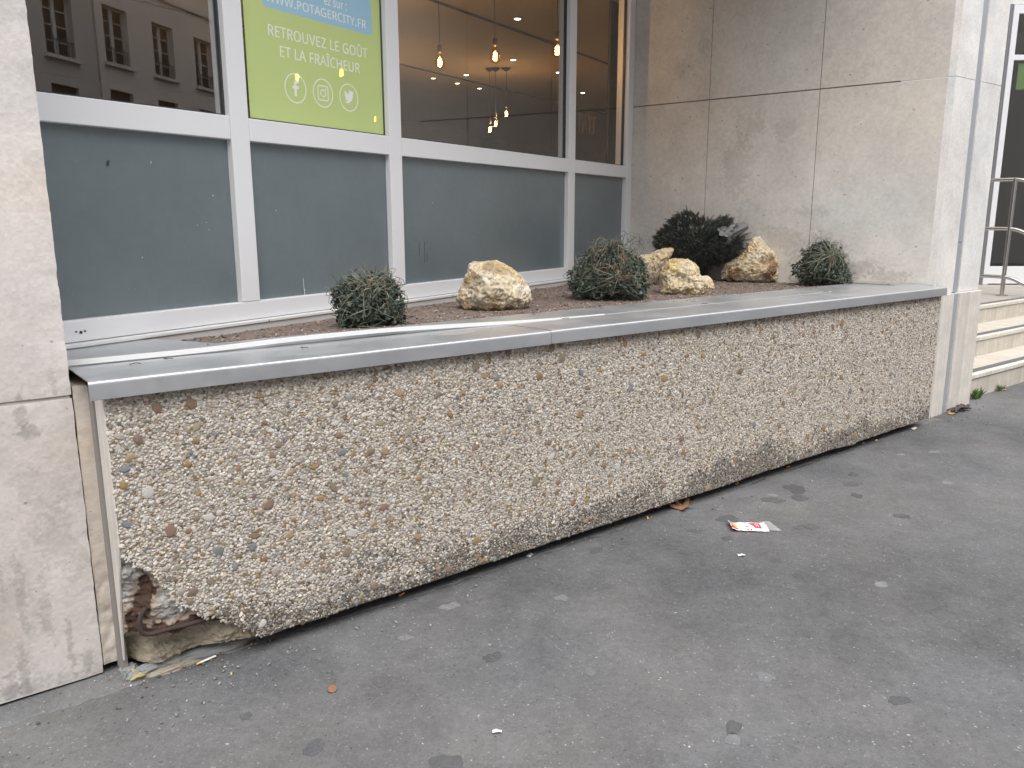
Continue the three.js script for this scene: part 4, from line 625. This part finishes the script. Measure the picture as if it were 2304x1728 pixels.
// an uprooted clump turned over: thin stems fall from the stub in arcs and end in small leaves
function clump(name, pos, turn, pts, depth, stubs, nStem, nLeaf, brown, label) {
  const t = thing(name, label, 'plant', pos, turn, 'cut plants lying in the planter');
  const S = new Soup(), F = new Soup(), c = V(0, 0, 0); pts.forEach((q) => { c.x += q[0] / pts.length; c.y += q[1] / pts.length; });
  for (let k = 0; k < nStem; k++) {
    const s = stubs[(rnd() * stubs.length) | 0], a = rnd() < 0.45 ? V(s[0] + rr(-0.02, 0.02), s[1] - rr(0, 0.05), s[2] + rr(-0.02, 0.02)) : inVolume(pts, depth, 0.10).multiplyScalar(0.9), e = inVolume(pts, depth, 0.10), out = e.clone().sub(c).setLength(rr(0.02, 0.07)), pl = [];
    const m1 = a.clone().lerp(e, 0.35).add(out).add(V(0, rr(0.0, 0.035), rr(-0.01, 0.02))), m2 = a.clone().lerp(e, 0.72).add(out.multiplyScalar(0.9)).add(rdir().multiplyScalar(0.03)); m1.add(rdir().multiplyScalar(0.02));
    const cv = new THREE.CatmullRomCurve3([a, m1, m2, e]); for (let j = 0; j <= 9; j++) { const q = cv.getPoint(j / 9); if (q.y < 0.004) q.y = 0.004; pl.push(q); }
    const v = rr(0.75, 1.25), br = rnd() < brown; S.stem(pl, rr(0.0016, 0.0026), 0.0011, br ? [0.27 * v, 0.20 * v, 0.14 * v] : [0.21 * v, 0.225 * v, 0.165 * v]);
    const tip = pl[9], dir = pl[9].clone().sub(pl[7]).normalize();
    for (let j = 0; j < 5; j++) leaf(F, pl[7].clone().lerp(tip, rnd()), dir);
  }
  function leaf(F2, at, dir) { const d = dir.clone().add(rdir().multiplyScalar(0.9)).normalize(), s = V(0, 0, 0).crossVectors(d, rdir()).normalize(), l = rr(0.013, 0.026), v = rr(0.5, 1.4); F2.blade(at, d, s, l, l * rr(0.26, 0.46), rr(-0.1, 0.3), [0.060 * v, 0.084 * v, 0.064 * v]); }
  for (let k = 0; k < nLeaf; k++) { const p = inVolume(pts, depth, 0.10), dir = p.clone().sub(c).normalize(); leaf(F, p, dir); }
  part('stems', S.geo(), leafM, t); part('leaves', F.geo(), leafM, t);
  stubs.forEach(([x, y, z, h, r, lean]) => { const g = new THREE.CylinderGeometry(r * 0.85, r, h, 9, 6), p = g.attributes.position; for (let i = 0; i < p.count; i++) { const q = 1 + 0.3 * (vnoise(p.getX(i) * 120, p.getY(i) * 40, p.getZ(i) * 120) - 0.5); p.setX(i, p.getX(i) * q); p.setZ(i, p.getZ(i) * q); } g.computeVertexNormals(); part('cut_stem', g, std(lin(0.24, 0.16, 0.105), 0.9), t, [x, y - h / 2 + 0.02, z], [0.1, 0, lean]); });
  // twigs coloured near black paint shade into the heart of the clump and fill it
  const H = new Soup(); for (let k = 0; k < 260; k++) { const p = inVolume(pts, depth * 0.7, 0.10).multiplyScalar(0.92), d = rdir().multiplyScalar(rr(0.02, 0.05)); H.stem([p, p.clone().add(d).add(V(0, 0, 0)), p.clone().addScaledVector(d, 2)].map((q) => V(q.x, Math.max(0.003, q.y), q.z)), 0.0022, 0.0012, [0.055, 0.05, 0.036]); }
  part('shade_twigs', H.geo(), leafM, t);
  return t;
}
const OUT1 = [[-0.164, 0.141], [-0.142, 0.177], [-0.095, 0.197], [-0.044, 0.191], [-0.023, 0.206], [0.019, 0.221], [0.07, 0.21], [0.096, 0.188], [0.131, 0.14], [0.14, 0.098], [0.138, 0.055], [0.148, 0.023], [0.121, 0.002], [0.041, 0], [-0.032, 0], [-0.104, 0], [-0.14, 0.004], [-0.142, 0.062], [-0.156, 0.094]];
const OUT2 = [[-0.266, 0.074], [-0.261, 0.156], [-0.22, 0.186], [-0.18, 0.221], [-0.157, 0.262], [-0.123, 0.285], [-0.088, 0.285], [-0.053, 0.302], [-0.007, 0.32], [0.039, 0.314], [0.069, 0.268], [0.11, 0.251], [0.168, 0.217], [0.193, 0.165], [0.207, 0.095], [0.197, 0.037], [0.163, 0], [0.088, 0], [0, 0], [-0.129, 0], [-0.176, 0], [-0.224, 0.021]];
const OUT3 = [[-0.249, 0.105], [-0.235, 0.149], [-0.194, 0.167], [-0.18, 0.203], [-0.208, 0.246], [-0.15, 0.247], [-0.111, 0.282], [-0.063, 0.308], [-0.014, 0.308], [0.022, 0.266], [0.056, 0.24], [0.092, 0.189], [0.12, 0.138], [0.14, 0.086], [0.178, 0.018], [0.124, 0], [0.002, 0], [-0.123, 0], [-0.184, 0.017], [-0.221, 0.061]];
clump('cut_plant', [-0.1 + 0.05, 0.953, 0.459 - 0.02], face(0.449, -0.894), OUT1, 0.13, [[-0.012, 0.185, 0.06, 0.13, 0.013, -0.12]], 380, 850, 0.14, 'small ball of drooping green stems at the left end of the soil');
clump('cut_plant', [1.619 + 0.05, 0.948, 0.252 - 0.05], face(0.699, -0.715), OUT2, 0.19, [[-0.11, 0.28, 0.03, 0.10, 0.011, 0.35], [-0.005, 0.315, 0.02, 0.10, 0.009, 0.02], [0.03, 0.16, 0.15, 0.06, 0.012, 0.4]], 520, 1900, 0.38, 'largest tangled ball of green stems and brown twigs, in front of the window jamb');
clump('cut_plant', [3.50, 0.955, 0.47], face(0.854, -0.521), OUT3.map(([x, y]) => [x * 0.95, y * 0.95]), 0.13, [[0.008, 0.235, 0.10, 0.20, 0.008, -0.03]], 240, 1500, 0.1, 'bushy green cutting with a bare stick, alone at the right end of the soil');
// wiry loose ends above the large clump
{
  const t = scene.children.find((o) => o.name === 'cut_plant_001'), S = new Soup();
  for (let k = 0; k < 40; k++) { const x = rr(-0.16, 0.17), y = rr(0.23, 0.31), a = V(x, y, rr(-0.05, 0.08)), w = rr(-0.08, 0.10), h = rr(0.03, 0.1), pl = []; for (let j = 0; j <= 10; j++) { const u = j / 10; pl.push(V(a.x + w * u + 0.02 * Math.sin(u * 5 + k), a.y + h * Math.sin(u * 2.4) + 0.01 * Math.sin(u * 7 + k), a.z + 0.02 * Math.sin(u * 4 + 2 * k))); } S.stem(pl, 0.0018, 0.001, rnd() < 0.5 ? [0.15, 0.13, 0.10] : [0.10, 0.11, 0.075]); }
  part('loose_stems', S.geo(), leafM, t);
}
// the dark needle-leaved bush lying over on its side
{
  const O = [[-0.339, 0.287], [-0.333, 0.343], [-0.294, 0.391], [-0.241, 0.447], [-0.187, 0.494], [-0.141, 0.52], [-0.094, 0.53], [-0.039, 0.51], [-0.006, 0.485], [0.049, 0.468], [0.103, 0.470], [0.132, 0.495], [0.195, 0.49], [0.24, 0.46], [0.27, 0.42], [0.30, 0.36], [0.319, 0.321], [0.314, 0.274], [0.294, 0.211], [0.25, 0.171], [0.15, 0.146], [0.073, 0.121], [0.068, 0.065], [0.055, 0.0], [-0.032, 0.0], [-0.129, 0.047], [-0.246, 0.159], [-0.329, 0.255]];
  const t = thing('needle_bush', 'dark needle-leaved bush toppled over on a short stem behind the rocks', 'bush', [3.18, 0.945, -0.42], face(0.772, -0.635));
  const k = 0.955, P = O.map(([x, y]) => [x * k, y * k]), F = new Soup(), S = new Soup();
  for (let n = 0; n < 3000; n++) {
    const a = inVolume(P, 0.22, 0.15), out = V(a.x - 0.0, (a.y - 0.30) * 1.1, a.z * 1.4).normalize().add(rdir().multiplyScalar(0.75)).add(V(0, 0.15, 0.1)).normalize(), L = rr(0.03, 0.06), e = a.clone().addScaledVector(out, L);
    if (!inside(P, e.x * 0.9, 0.3 + (e.y - 0.3) * 0.9) && rnd() < 0.8) continue;
    S.stem([a, a.clone().lerp(e, 0.5).add(V(0, 0.003, 0)), e], 0.0016, 0.0009, [0.05, 0.045, 0.032]);
    const s = V(0, 0, 0).crossVectors(out, rdir()).normalize(), u = V(0, 0, 0).crossVectors(out, s), v0 = rr(0.6, 1.3);
    for (let j = 0; j < 22; j++) { const b = a.clone().addScaledVector(out, L * (0.1 + 0.9 * j / 22)), an = j * 2.4, rad = s.clone().multiplyScalar(Math.cos(an)).addScaledVector(u, Math.sin(an)), d = rad.multiplyScalar(0.75).addScaledVector(out, 0.85).normalize(), sd = V(0, 0, 0).crossVectors(d, out).normalize(), v = v0 * rr(0.75, 1.2); F.blade(b, d, sd, rr(0.011, 0.018), 0.0011, 0.1, [0.037 * v, 0.052 * v, 0.047 * v]); }
  }
  part('needles', F.geo(), leafM, t); part('shoots', S.geo(), leafM, t);
  part('stem', tube([[0.01, -0.02, 0], [0.012, 0.1, 0.01], [0.0, 0.22, 0], [0.08, 0.34, 0], [0.22, 0.38, 0.03]], 0.022, 40, 8), std(lin(0.06, 0.05, 0.042), 0.9), t);
  // the grey weathered butt end at the upper right
  const g = new THREE.CylinderGeometry(0.030, 0.072, 0.20, 48, 48), p = g.attributes.position;
  for (let i = 0; i < p.count; i++) { const x = p.getX(i), y = p.getY(i), z = p.getZ(i), an = Math.atan2(z, x), w = 1 + 0.5 * (fbm(Math.cos(an) * 3, y * 9, Math.sin(an) * 3, 4) - 0.5) - 0.13 * Math.pow(Math.abs(Math.sin(an * 4.5 + 5 * y)), 6); p.setXYZ(i, x * w, y + 0.05 * (vnoise(x * 30, 1, z * 30) - 0.5), z * w * 0.85); }
  g.computeVertexNormals(); paint(g, (x, y, z, o) => { const n = 0.5 + 1.0 * fbm(x * 40, y * 12, z * 40, 4); o[0] = 0.185 * n; o[1] = 0.18 * n; o[2] = 0.185 * n; });
  part('weathered_butt', g, std(lin(1, 1, 1), 0.8, { vertexColors: true }), t, [0.245, 0.375, 0.09], [0.1, 0.3, -1.15]);
  const sp = new Soup(); for (let n = 0; n < 26; n++) { const a = V(rr(0.24, 0.32), rr(0.28, 0.36), rr(0.06, 0.12)), out = V(0.9, rr(-0.1, 0.5), rr(-0.2, 0.3)).normalize(), L = rr(0.04, 0.09); for (let j = 0; j < 20; j++) { const an = j * 2.4, d = V(out.x, out.y + 0.8 * Math.cos(an), out.z + 0.8 * Math.sin(an)).normalize(); sp.blade(a.clone().addScaledVector(out, L * j / 20), d, V(0, 0, 0).crossVectors(d, out).normalize(), rr(0.010, 0.017), 0.0011, 0.1, [0.03, 0.042, 0.037]); } }
  part('needles', sp.geo(), leafM, t);
}
// ------------------------------------------------------------------ steps to the right
{
  const t = thing('entrance_steps', 'three pale stone steps with dark grip strips beyond the right pier', 'stairs', [7, ground(7), 0.6]);
  const X0 = 4.50, X1 = 12, H = [0.245, 0.412, 0.582], Zf = [1.017, 0.655, 0.248], grip = std(lin(0.13, 0.13, 0.13), 0.9);
  for (let k = 0; k < 3; k++) {
    const y0 = k ? H[k - 1] - 0.03 : -0.05, zb = k < 2 ? Zf[k + 1] - 0.05 : -0.05;
    const cut = [X0, X0 + 1.15 + 0.35 * (k === 1), X0 + 2.35 + 0.2 * k, 8.7, X1];
    for (let c = 0; c < 4; c++) {
      wpart('riser', metreUV(box(cut[c] + 0.001, cut[c + 1] - 0.001, y0, H[k] - 0.032, Zf[k] - 0.06, Zf[k] - 0.012 - 0.0007 * (c % 2), 0.0015), 0.6, 0.13 * c, 0.2 * k), M.step, t);
      wpart('nosing', metreUV(box(cut[c] + 0.0012, cut[c + 1] - 0.0012, H[k] - 0.0318, H[k], Zf[k] - 0.055, Zf[k], 0.004), 0.6, 0.3 * c, 0.1), M.trav, t);
      if (k < 2) wpart('tread', metreUV(box(cut[c] + 0.001, cut[c + 1] - 0.001, H[k] - 0.05, H[k] - 0.002, zb - 0.05, Zf[k] - 0.056), 0.6, 0.17 * c, 0.4), M.step, t);
    }
    wpart('grip_strip', box(X0 + 0.01, X1, H[k] - 0.004, H[k] + 0.0025, Zf[k] - 0.115, Zf[k] - 0.0565, 0.001), grip, t);
  }
  wpart('landing', metreUV(box(X0, X1 + 2, -0.05, 0.5795, -4.5, 0.191), 0.6), std(lin(0.62, 0.61, 0.6), 0.8, { map: travertine }), t);
}
// ------------------------------------------------------------------ glazed entrance behind the handrail
{
  const turn = -0.679, o = [9.215, 0.582, -0.876];
  const t = thing('glass_entrance', 'glazed entrance with grey metal frame at the top of the steps', 'door', o, turn);
  part('frame_post', box(-0.036, -0.002, 0, 3.3, -0.06, 0.0, 0.003), std(lin(0.22, 0.22, 0.23), 0.5, { metalness: 0.4 }), t);
  part('frame_post', box(0, 0.066, 0, 3.3, -0.05, 0.012, 0.003), M.aluminium, t);
  part('frame_post', box(1.3, 1.37, 0, 3.3, -0.05, 0.012, 0.003), M.aluminium, t);
  part('bottom_rail', box(0.067, 1.299, 0.012, 0.228, -0.05, 0.008, 0.003), M.aluminium, t);
  part('top_rail', box(0.067, 1.299, 3.2, 3.3, -0.05, 0.008, 0.003), M.aluminium, t);
  part('door_bar', box(0.067, 1.299, 2.68, 2.74, -0.05, 0.006, 0.003), M.aluminium, t);
  part('glass_pane', new THREE.PlaneGeometry(1.232, 2.97).translate(0.683, 1.71, -0.02), M.glass, t);
  part('side_wall', box(-3.2, -0.037, -0.05, 3.4, -0.2, -0.03), std(lin(0.3, 0.29, 0.28), 0.9), t);
  part('side_wall', box(1.371, 6, -0.05, 3.4, -0.2, -0.03), std(lin(0.3, 0.29, 0.28), 0.9), t);
  part('lobby', mergeGeometries([box(-1, 5, -0.05, 3.4, -3.1, -3.0), box(-1.1, -1, -0.05, 3.4, -3, -0.2), box(5, 5.1, -0.05, 3.4, -3, -0.2), box(-1, 5, 3.35, 3.4, -3, -0.2), box(-1, 5, -0.04, -0.002, -3, -0.2)]), std(lin(0.20, 0.19, 0.18), 0.9), t);
  part('notice', new THREE.PlaneGeometry(0.12, 0.3).translate(0.21, 2.50, -0.03), std(lin(0.11, 0.22, 0.045), 0.7), t);
}
wallPlate();
function wallPlate() {   // wall over the entrance
  const o = solo('entrance_wall', metreUV(box(-4, 8, 3.3, 12, -0.5, -0.04), 1.5), M.right, 'pale stone wall above the glazed entrance at the right edge', 'wall'); o.position.set(9.215, 0.6, -0.876); o.rotation.y = -0.679;
}
// ------------------------------------------------------------------ handrail
{
  const t = thing('handrail', 'stainless steel handrail with three bars beside the entrance steps', 'railing', [7.83, 0.582, -0.09]);
  wpart('post', new THREE.CylinderGeometry(0.021, 0.021, 1.24, 16).translate(7.83, 1.20, -0.09), M.steel, t);
  wpart('base_plate', new THREE.CylinderGeometry(0.06, 0.06, 0.008, 24).translate(7.83, 0.586, -0.09), M.steel, t);
  for (const y of [1.806, 1.293, 0.779]) { wpart('bar', tube([[7.83, y, -1.7], [7.83, y, -0.6], [7.83, y, -0.07], [7.83, y - 0.012, -0.005], [7.83, y - 0.055, 0.09], [7.83, y - 0.40, 0.82], [7.83, y - 0.5, 1.05]], 0.019, 80, 12), M.steel, t); }
  wpart('post', new THREE.CylinderGeometry(0.021, 0.021, 1.2, 16).translate(7.83, 0.66, 0.98), M.steel, t);
}
// ------------------------------------------------------------------ the houses across the street, which the panes mirror
function house(name, label, pos, turn, width, height, cols, rows, wallM, sillY, pitch, x0, storey) {
  const t = thing(name, label, 'building', pos, turn);
  const gW = 1.08, gH = 1.62, frameM = std(lin(0.42, 0.42, 0.41), 0.6), paneM = phys(lin(0.025, 0.03, 0.033), 0.08), ironM = std(lin(0.03, 0.03, 0.03), 0.6), stoneM = std(lin(0.5, 0.47, 0.43), 0.85);
  const holes = []; for (let r = 0; r < rows; r++) for (let c = 0; c < cols; c++) holes.push([x0 + c * pitch, sillY + r * storey]);
  const sh = shapeOf([[0, -2], [width, -2], [width, height], [0, height]]);
  const hole = (x, y, w, h) => { const p = new THREE.Path(); p.moveTo(x, y); p.lineTo(x, y + h); p.lineTo(x + w, y + h); p.lineTo(x + w, y); p.closePath(); sh.holes.push(p); };
  holes.forEach(([x, y]) => hole(x, y, gW, gH));
  for (let c = 0; c < cols; c++) hole(x0 + c * pitch + 0.02, sillY - 1.3, 1.04, 0.55);
  part('wall', metreUV(new THREE.ExtrudeGeometry(sh, { depth: 0.25, bevelEnabled: false }).translate(0, 0, -0.25), 1.5), wallM, t);
  part('core', metreUV(box(0.1, width - 0.1, -2, height - 0.1, -10, -0.9), 1), ironM, t);
  const frameG = mergeGeometries([box(0, 0.06, 0, gH, -0.24, -0.16), box(gW - 0.06, gW, 0, gH, -0.24, -0.16), box(gW / 2 - 0.07, gW / 2 + 0.07, 0, gH, -0.235, -0.15), box(0.06, gW / 2 - 0.07, gH - 0.06, gH, -0.24, -0.16), box(gW / 2 + 0.07, gW - 0.06, gH - 0.06, gH, -0.24, -0.16), ...[1, 2, 3].flatMap((k) => [box(0.06, gW / 2 - 0.07, k * gH / 4 - 0.015, k * gH / 4 + 0.015, -0.23, -0.17), box(gW / 2 + 0.07, gW - 0.06, k * gH / 4 - 0.015, k * gH / 4 + 0.015, -0.23, -0.17)])]);
  const paneG = box(0.001, gW - 0.001, 0.001, gH - 0.001, -0.23, -0.20), sillG = box(-0.12, gW + 0.12, -0.10, 0, -0.1, 0.12, 0.01);
  const railG = mergeGeometries([box(0, gW, 0.42, 0.45, -0.05, -0.03), ...Array.from({ length: 9 }, (_, k) => box(0.06 + k * 0.118, 0.075 + k * 0.118, 0, 0.42, -0.045, -0.035))]);
  holes.forEach(([x, y]) => { const w = part('window', paneG, paneM, t, [x, y, 0]); part('window_frame', frameG, frameM, w); part('window_sill', sillG, stoneM, w); part('window_rail', railG, ironM, w); });
  for (let c = 0; c < cols; c++) part('basement_grille', box(0, 1.04, 0, 0.55, -0.2, -0.12), ironM, t, [x0 + c * pitch + 0.02, sillY - 1.3, 0]);
  part('cornice', metreUV(box(-0.1, width + 0.1, height, height + 0.4, -0.3, 0.3, 0.03), 1.5), stoneM, t);
  part('string_course', metreUV(box(0, width, sillY + gH + 0.75, sillY + gH + 0.95, 0.002, 0.08, 0.01), 1.5), stoneM, t);
  return t;
}
const plaster = std(lin(0.52, 0.48, 0.44), 0.9), plaster2 = std(lin(0.30, 0.26, 0.22), 0.9), plaster3 = std(lin(0.40, 0.38, 0.36), 0.9);  // the brown one has the shade on the corner house mixed into its colour
house('town_house', 'cream rendered town house across the street, mirrored in the left pane', [44, ground(20), 15.25], Math.PI, 26, 12, 11, 2, plaster, 5.73, 2.27, 1.91, 3.2);
house('town_house', 'grey rendered town house across the street, to the left of the cream one', [17.97, ground(20), 15.3], Math.PI, 36, 11, 15, 2, plaster3, 5.56, 2.27, 0.85, 3.1);
house('corner_house', 'house closing the far end of the street, its brown wall coloured darker for shade', [47, ground(40), -24], -Math.PI / 2, 60, 19, 16, 4, plaster2, 4.6, 3.4, 1.2, 3.3);
// ------------------------------------------------------------------ litter on the pavement
{
  const paper = std(lin(0.75, 0.75, 0.72), 0.7), tan = std(lin(0.75, 0.45, 0.17), 0.8), ash = std(lin(0.12, 0.11, 0.10), 1);
  const butt = (x, z, turn, len, label, tanLen = 1, r = 0.0048) => {
    const t = thing('cigarette_butt', label, 'cigarette butt', [x, ground(x) + 0.0045 + r, z], turn, 'cigarette butts along the wall');
    const f = new THREE.CylinderGeometry(r, r * 0.96, len * tanLen, 10).rotateZ(Math.PI / 2); f.scale(1, 0.82, 1).translate(len * tanLen / 2, 0, 0); part('filter', f, tan, t);
    if (tanLen < 1) { const w = new THREE.CylinderGeometry(r, r * 0.9, len * (1 - tanLen), 10).rotateZ(Math.PI / 2); w.scale(1, 0.8, 1).translate(len * (tanLen + (1 - tanLen) / 2), 0, 0); part('paper_tube', w, paper, t); }
    part('burnt_end', new THREE.SphereGeometry(r * 0.9, 8, 6).scale(0.7, 0.8, 1), ash, t, [len, 0, 0]);
  };
  butt(-0.330, 1.128, 0.35, 0.026, 'orange cigarette butt in front of the planter near its left third');
  butt(0.980, 1.176, 0.9, 0.024, 'orange cigarette butt left of the brown plane leaf');
  butt(1.700, 1.131, 0.2, 0.027, 'orange cigarette butt just right of the brown plane leaf');
  butt(2.160, 1.129, 0.1, 0.026, 'orange cigarette butt close under the wall left of the cracked asphalt');
  butt(3.040, 1.165, 0.3, 0.026, 'orange cigarette butt nearest the right end of the planter');
  butt(2.930, 1.142, 0.1, 0.022, 'small orange cigarette butt beside another near the right end');
  butt(-1.085, 1.135, 0.2, 0.066, 'long white cigarette stub lying by the broken corner', 0.18, 0.0044);
  // leaves: curled blades with a stalk
  function dryLeaf(x, z, size, turn, col, label, lobes, curl, lift = 0) {
    const t = thing('dry_leaf', label, 'leaf', [x, ground(x) + 0.004 + lift, z], turn, 'fallen leaves on the pavement'), n = 14, pos = [], idx = [], R = (a) => 0.5 + (lobes ? 0.22 * Math.cos(lobes * a) + 0.08 * Math.cos(2 * lobes * a + 1) : 0.04 * Math.cos(3 * a)) ;
    for (let j = 0; j <= n; j++) for (let i = 0; i < 40; i++) { const a = i / 40 * 6.2832, r = R(a) * j / n, u = r * Math.cos(a), v = r * Math.sin(a) * (lobes ? 1 : 0.62); pos.push(u * size, size * (curl * (v * v * 1.6 + 0.7 * Math.max(0, u) ** 2) + 0.05 * (vnoise(u * 9, v * 9, x * 50) - 0.2)), v * size); }
    for (let j = 0; j < n; j++) for (let i = 0; i < 40; i++) { const a = j * 40 + i, b = j * 40 + (i + 1) % 40; idx.push(a, b, a + 40, b, b + 40, a + 40); }
    const g = new THREE.BufferGeometry(); g.setAttribute('position', new THREE.Float32BufferAttribute(pos, 3)); g.setIndex(idx); g.computeVertexNormals(); metreUV(g, 1);
    paint(g, (px, py, pz, o) => { const m = 0.75 + 0.5 * fbm(px * 90, 3, pz * 90, 3); o[0] = col[0] * m; o[1] = col[1] * m; o[2] = col[2] * m; });
    part('blade', g, std(lin(1, 1, 1), 0.75, { vertexColors: true, side: THREE.DoubleSide }), t);
    part('stalk', tube([[0.4 * size, 0.1 * size, 0], [0.8 * size, 0.12 * size, 0.05 * size], [1.15 * size, 0.05 * size, 0.12 * size]], 0.0011, 10, 5), std(lin(0.22, 0.13, 0.07), 0.8), t);
  }
  dryLeaf(1.225, 1.175, 0.095, 0.25, [0.30, 0.165, 0.08], 'curled brown plane leaf against the foot of the planter', 5, 0.75);
  dryLeaf(1.09, 1.112, 0.05, 0.1, [0.11, 0.055, 0.04], 'flat dark red-brown leaf left of the curled plane leaf', 0, 0.1);
  dryLeaf(-0.795, 1.533, 0.042, 1.2, [0.24, 0.125, 0.07], 'small oval reddish leaf alone on open asphalt at the bottom left', 0, 0.25);
  dryLeaf(-1.25, 1.10, 0.045, 0.4, [0.46, 0.34, 0.12], 'small yellow lobed leaf below the broken corner', 4, 0.3, 0.012);
  dryLeaf(-0.21, 1.098, 0.034, 1.5, [0.16, 0.085, 0.05], 'left of two brown leaf tips sticking out from under the planter', 0, 0.9);
  dryLeaf(-0.155, 1.088, 0.036, 1.7, [0.20, 0.10, 0.055], 'right of two brown leaf tips sticking out from under the planter', 0, 0.9);
  dryLeaf(4.12, 1.135, 0.075, 0.1, [0.50, 0.30, 0.13], 'pale orange leaf beside the dark dry pods by the right pier', 0, 0.2);
  dryLeaf(5.20, 1.035, 0.07, 0.1, [0.48, 0.27, 0.15], 'orange leaf at the foot of the steps beside the smaller weed', 0, 0.3);
  const scrap = (x, z, w, h, turn, label, c) => { const g = new THREE.PlaneGeometry(w, h, 8, 5).rotateX(-Math.PI / 2), p = g.attributes.position; for (let i = 0; i < p.count; i++) p.setY(i, 0.003 + 0.006 * vnoise(p.getX(i) * 120 + x * 9, 1, p.getZ(i) * 120) * (1 + 0.8 * (p.getX(i) / w)) ); g.computeVertexNormals(); const m = phys(c || lin(0.78, 0.78, 0.76), 0.6, { side: THREE.DoubleSide }); const o = solo('paper_scrap', g, m, label, 'paper scrap', 'white scraps on the pavement'); o.position.set(x, ground(x) + 0.002, z); o.rotation.y = turn; };
  scrap(0.29, 1.148, 0.035, 0.018, 0.4, 'crumpled white scrap close under the middle of the planter');
  scrap(0.988, 1.705, 0.030, 0.016, -0.75, 'small white paper rectangle in front of the crumpled packet');
  scrap(-0.519, 2.016, 0.026, 0.013, -0.65, 'tiny white rectangle on the asphalt at the bottom centre');
  scrap(3.515, 1.167, 0.06, 0.025, 0.2, 'white scrap near the right end of the planter');
  // the flattened packet
  {
    const cv = document.createElement('canvas'); cv.width = 512; cv.height = 320; const c = cv.getContext('2d');
    c.fillStyle = '#f4f4f4'; c.fillRect(0, 0, 512, 320); c.fillStyle = '#d8434f'; c.beginPath(); c.moveTo(275, 24); c.lineTo(430, 24); c.lineTo(430, 236); c.lineTo(335, 236); c.closePath(); c.fill();
    c.fillStyle = '#f7d9da'; c.fillRect(360, 60, 14, 120); c.fillRect(388, 40, 10, 150); c.strokeStyle = '#8a8f94'; c.lineWidth = 9; c.beginPath(); c.moveTo(140, 40); c.lineTo(300, 70); c.moveTo(150, 80); c.lineTo(280, 100); c.stroke(); c.strokeStyle = '#c33'; c.lineWidth = 5; c.beginPath(); c.moveTo(180, 20); c.lineTo(260, 40); c.stroke();
    c.fillStyle = '#55595d'; c.beginPath(); c.arc(235, 185, 26, 0, 3.6); c.fill(); c.fillStyle = '#e0365a'; c.fillRect(215, 258, 70, 50); c.fillStyle = '#f4f4f4'; c.fillRect(236, 270, 28, 26);
    c.fillStyle = '#151412'; c.fillRect(10, 20, 76, 210); c.fillStyle = '#f1c40f'; c.fillRect(62, 10, 34, 220); c.fillStyle = '#e3e3df'; c.fillRect(22, 60, 12, 150); c.fillRect(44, 90, 12, 130); c.fillStyle = '#d63a3f'; c.fillRect(0, 232, 100, 60); c.fillRect(0, 0, 60, 22);
    const tex = new THREE.CanvasTexture(cv); tex.colorSpace = THREE.SRGBColorSpace;
    const g = new THREE.PlaneGeometry(0.168, 0.104, 40, 24).rotateX(-Math.PI / 2), p = g.attributes.position;
    for (let i = 0; i < p.count; i++) { const x = p.getX(i), z = p.getZ(i); p.setY(i, 0.004 + 0.008 * fbm(x * 30, 2, z * 30, 3) + 0.012 * smooth(-0.05, -0.084, x) - 0.004 * smooth(0.0, 0.05, Math.abs(z))); p.setZ(i, z * (1 - 0.12 * Math.exp(-(((x + 0.045) / 0.012) ** 2)))); }
    g.computeVertexNormals(); const t = thing('crumpled_packet', 'flattened red white and yellow plastic packet lying on the asphalt', 'packet', [1.268, ground(1.268) + 0.003, 1.530], -0.70);
    part('printed_sheet', g, phys(lin(1, 1, 1), 0.35, { map: tex, side: THREE.DoubleSide }), t);
    const w = new THREE.PlaneGeometry(0.05, 0.11, 10, 14).rotateX(-Math.PI / 2), q = w.attributes.position; for (let i = 0; i < q.count; i++) { q.setY(i, 0.004 + 0.007 * fbm(q.getX(i) * 50, 7, q.getZ(i) * 50, 3)); q.setX(i, q.getX(i) + 0.25 * q.getZ(i)); } w.computeVertexNormals();
    part('clear_wrapper', w, phys(lin(0.95, 0.95, 0.97), 0.12, { transmission: 0.75, thickness: 0, side: THREE.DoubleSide }), t, [0.098, 0.002, 0.0]);
  }
  // dry pods and twigs by the right pier
  {
    const t = thing('dry_pods', 'dark curled dry pods heaped at the foot of the right pier', 'dry pods', [4.2, ground(4.2) + 0.004, 1.125]), m = std(lin(0.075, 0.058, 0.055), 0.8);
    for (let k = 0; k < 8; k++) { const a = rr(-0.5, 0.5), L = rr(0.10, 0.2), x = rr(-0.09, 0.06), z = rr(-0.02, 0.05), pts = []; for (let j = 0; j <= 5; j++) { const u = j / 5; pts.push([x + L * u * Math.cos(a), 0.01 + 0.028 * Math.sin(u * 3.1) + 0.005 * k * 0.5, z + L * u * Math.sin(a) * 0.5 + 0.02 * Math.sin(u * 4 + k)]); } const g = tube(pts, 0.009, 20, 6); g.scale(1, 0.7, 1); part('pod', g, m, t); }
  }
  const weed = (x, z, h, n, label) => { const t = thing('weed_tuft', label, 'weed', [x, ground(x), z], 0, 'weeds at the foot of the steps'), S = new Soup(); for (let k = 0; k < n; k++) { const a = rnd() * 6.28, d = V(Math.cos(a) * rr(0.2, 0.9), 1, Math.sin(a) * rr(0.1, 0.6)).normalize(), s = V(0, 0, 0).crossVectors(d, rdir()).normalize(), v = rr(0.7, 1.3); S.blade(V(rr(-0.05, 0.05), 0, rr(-0.012, 0.012)), d, s, h * rr(0.5, 1.1), h * 0.07, rr(0, 0.4), [0.10 * v, 0.18 * v, 0.045 * v]); } part('leaves', S.geo(), leafM, t); };
  weed(4.74, 1.035, 0.085, 60, 'bright green weed tuft at the foot of the steps beside the pier');
  weed(5.16, 1.03, 0.06, 30, 'smaller green weed tuft further right along the bottom step');
}
renderer.render(scene, camera);
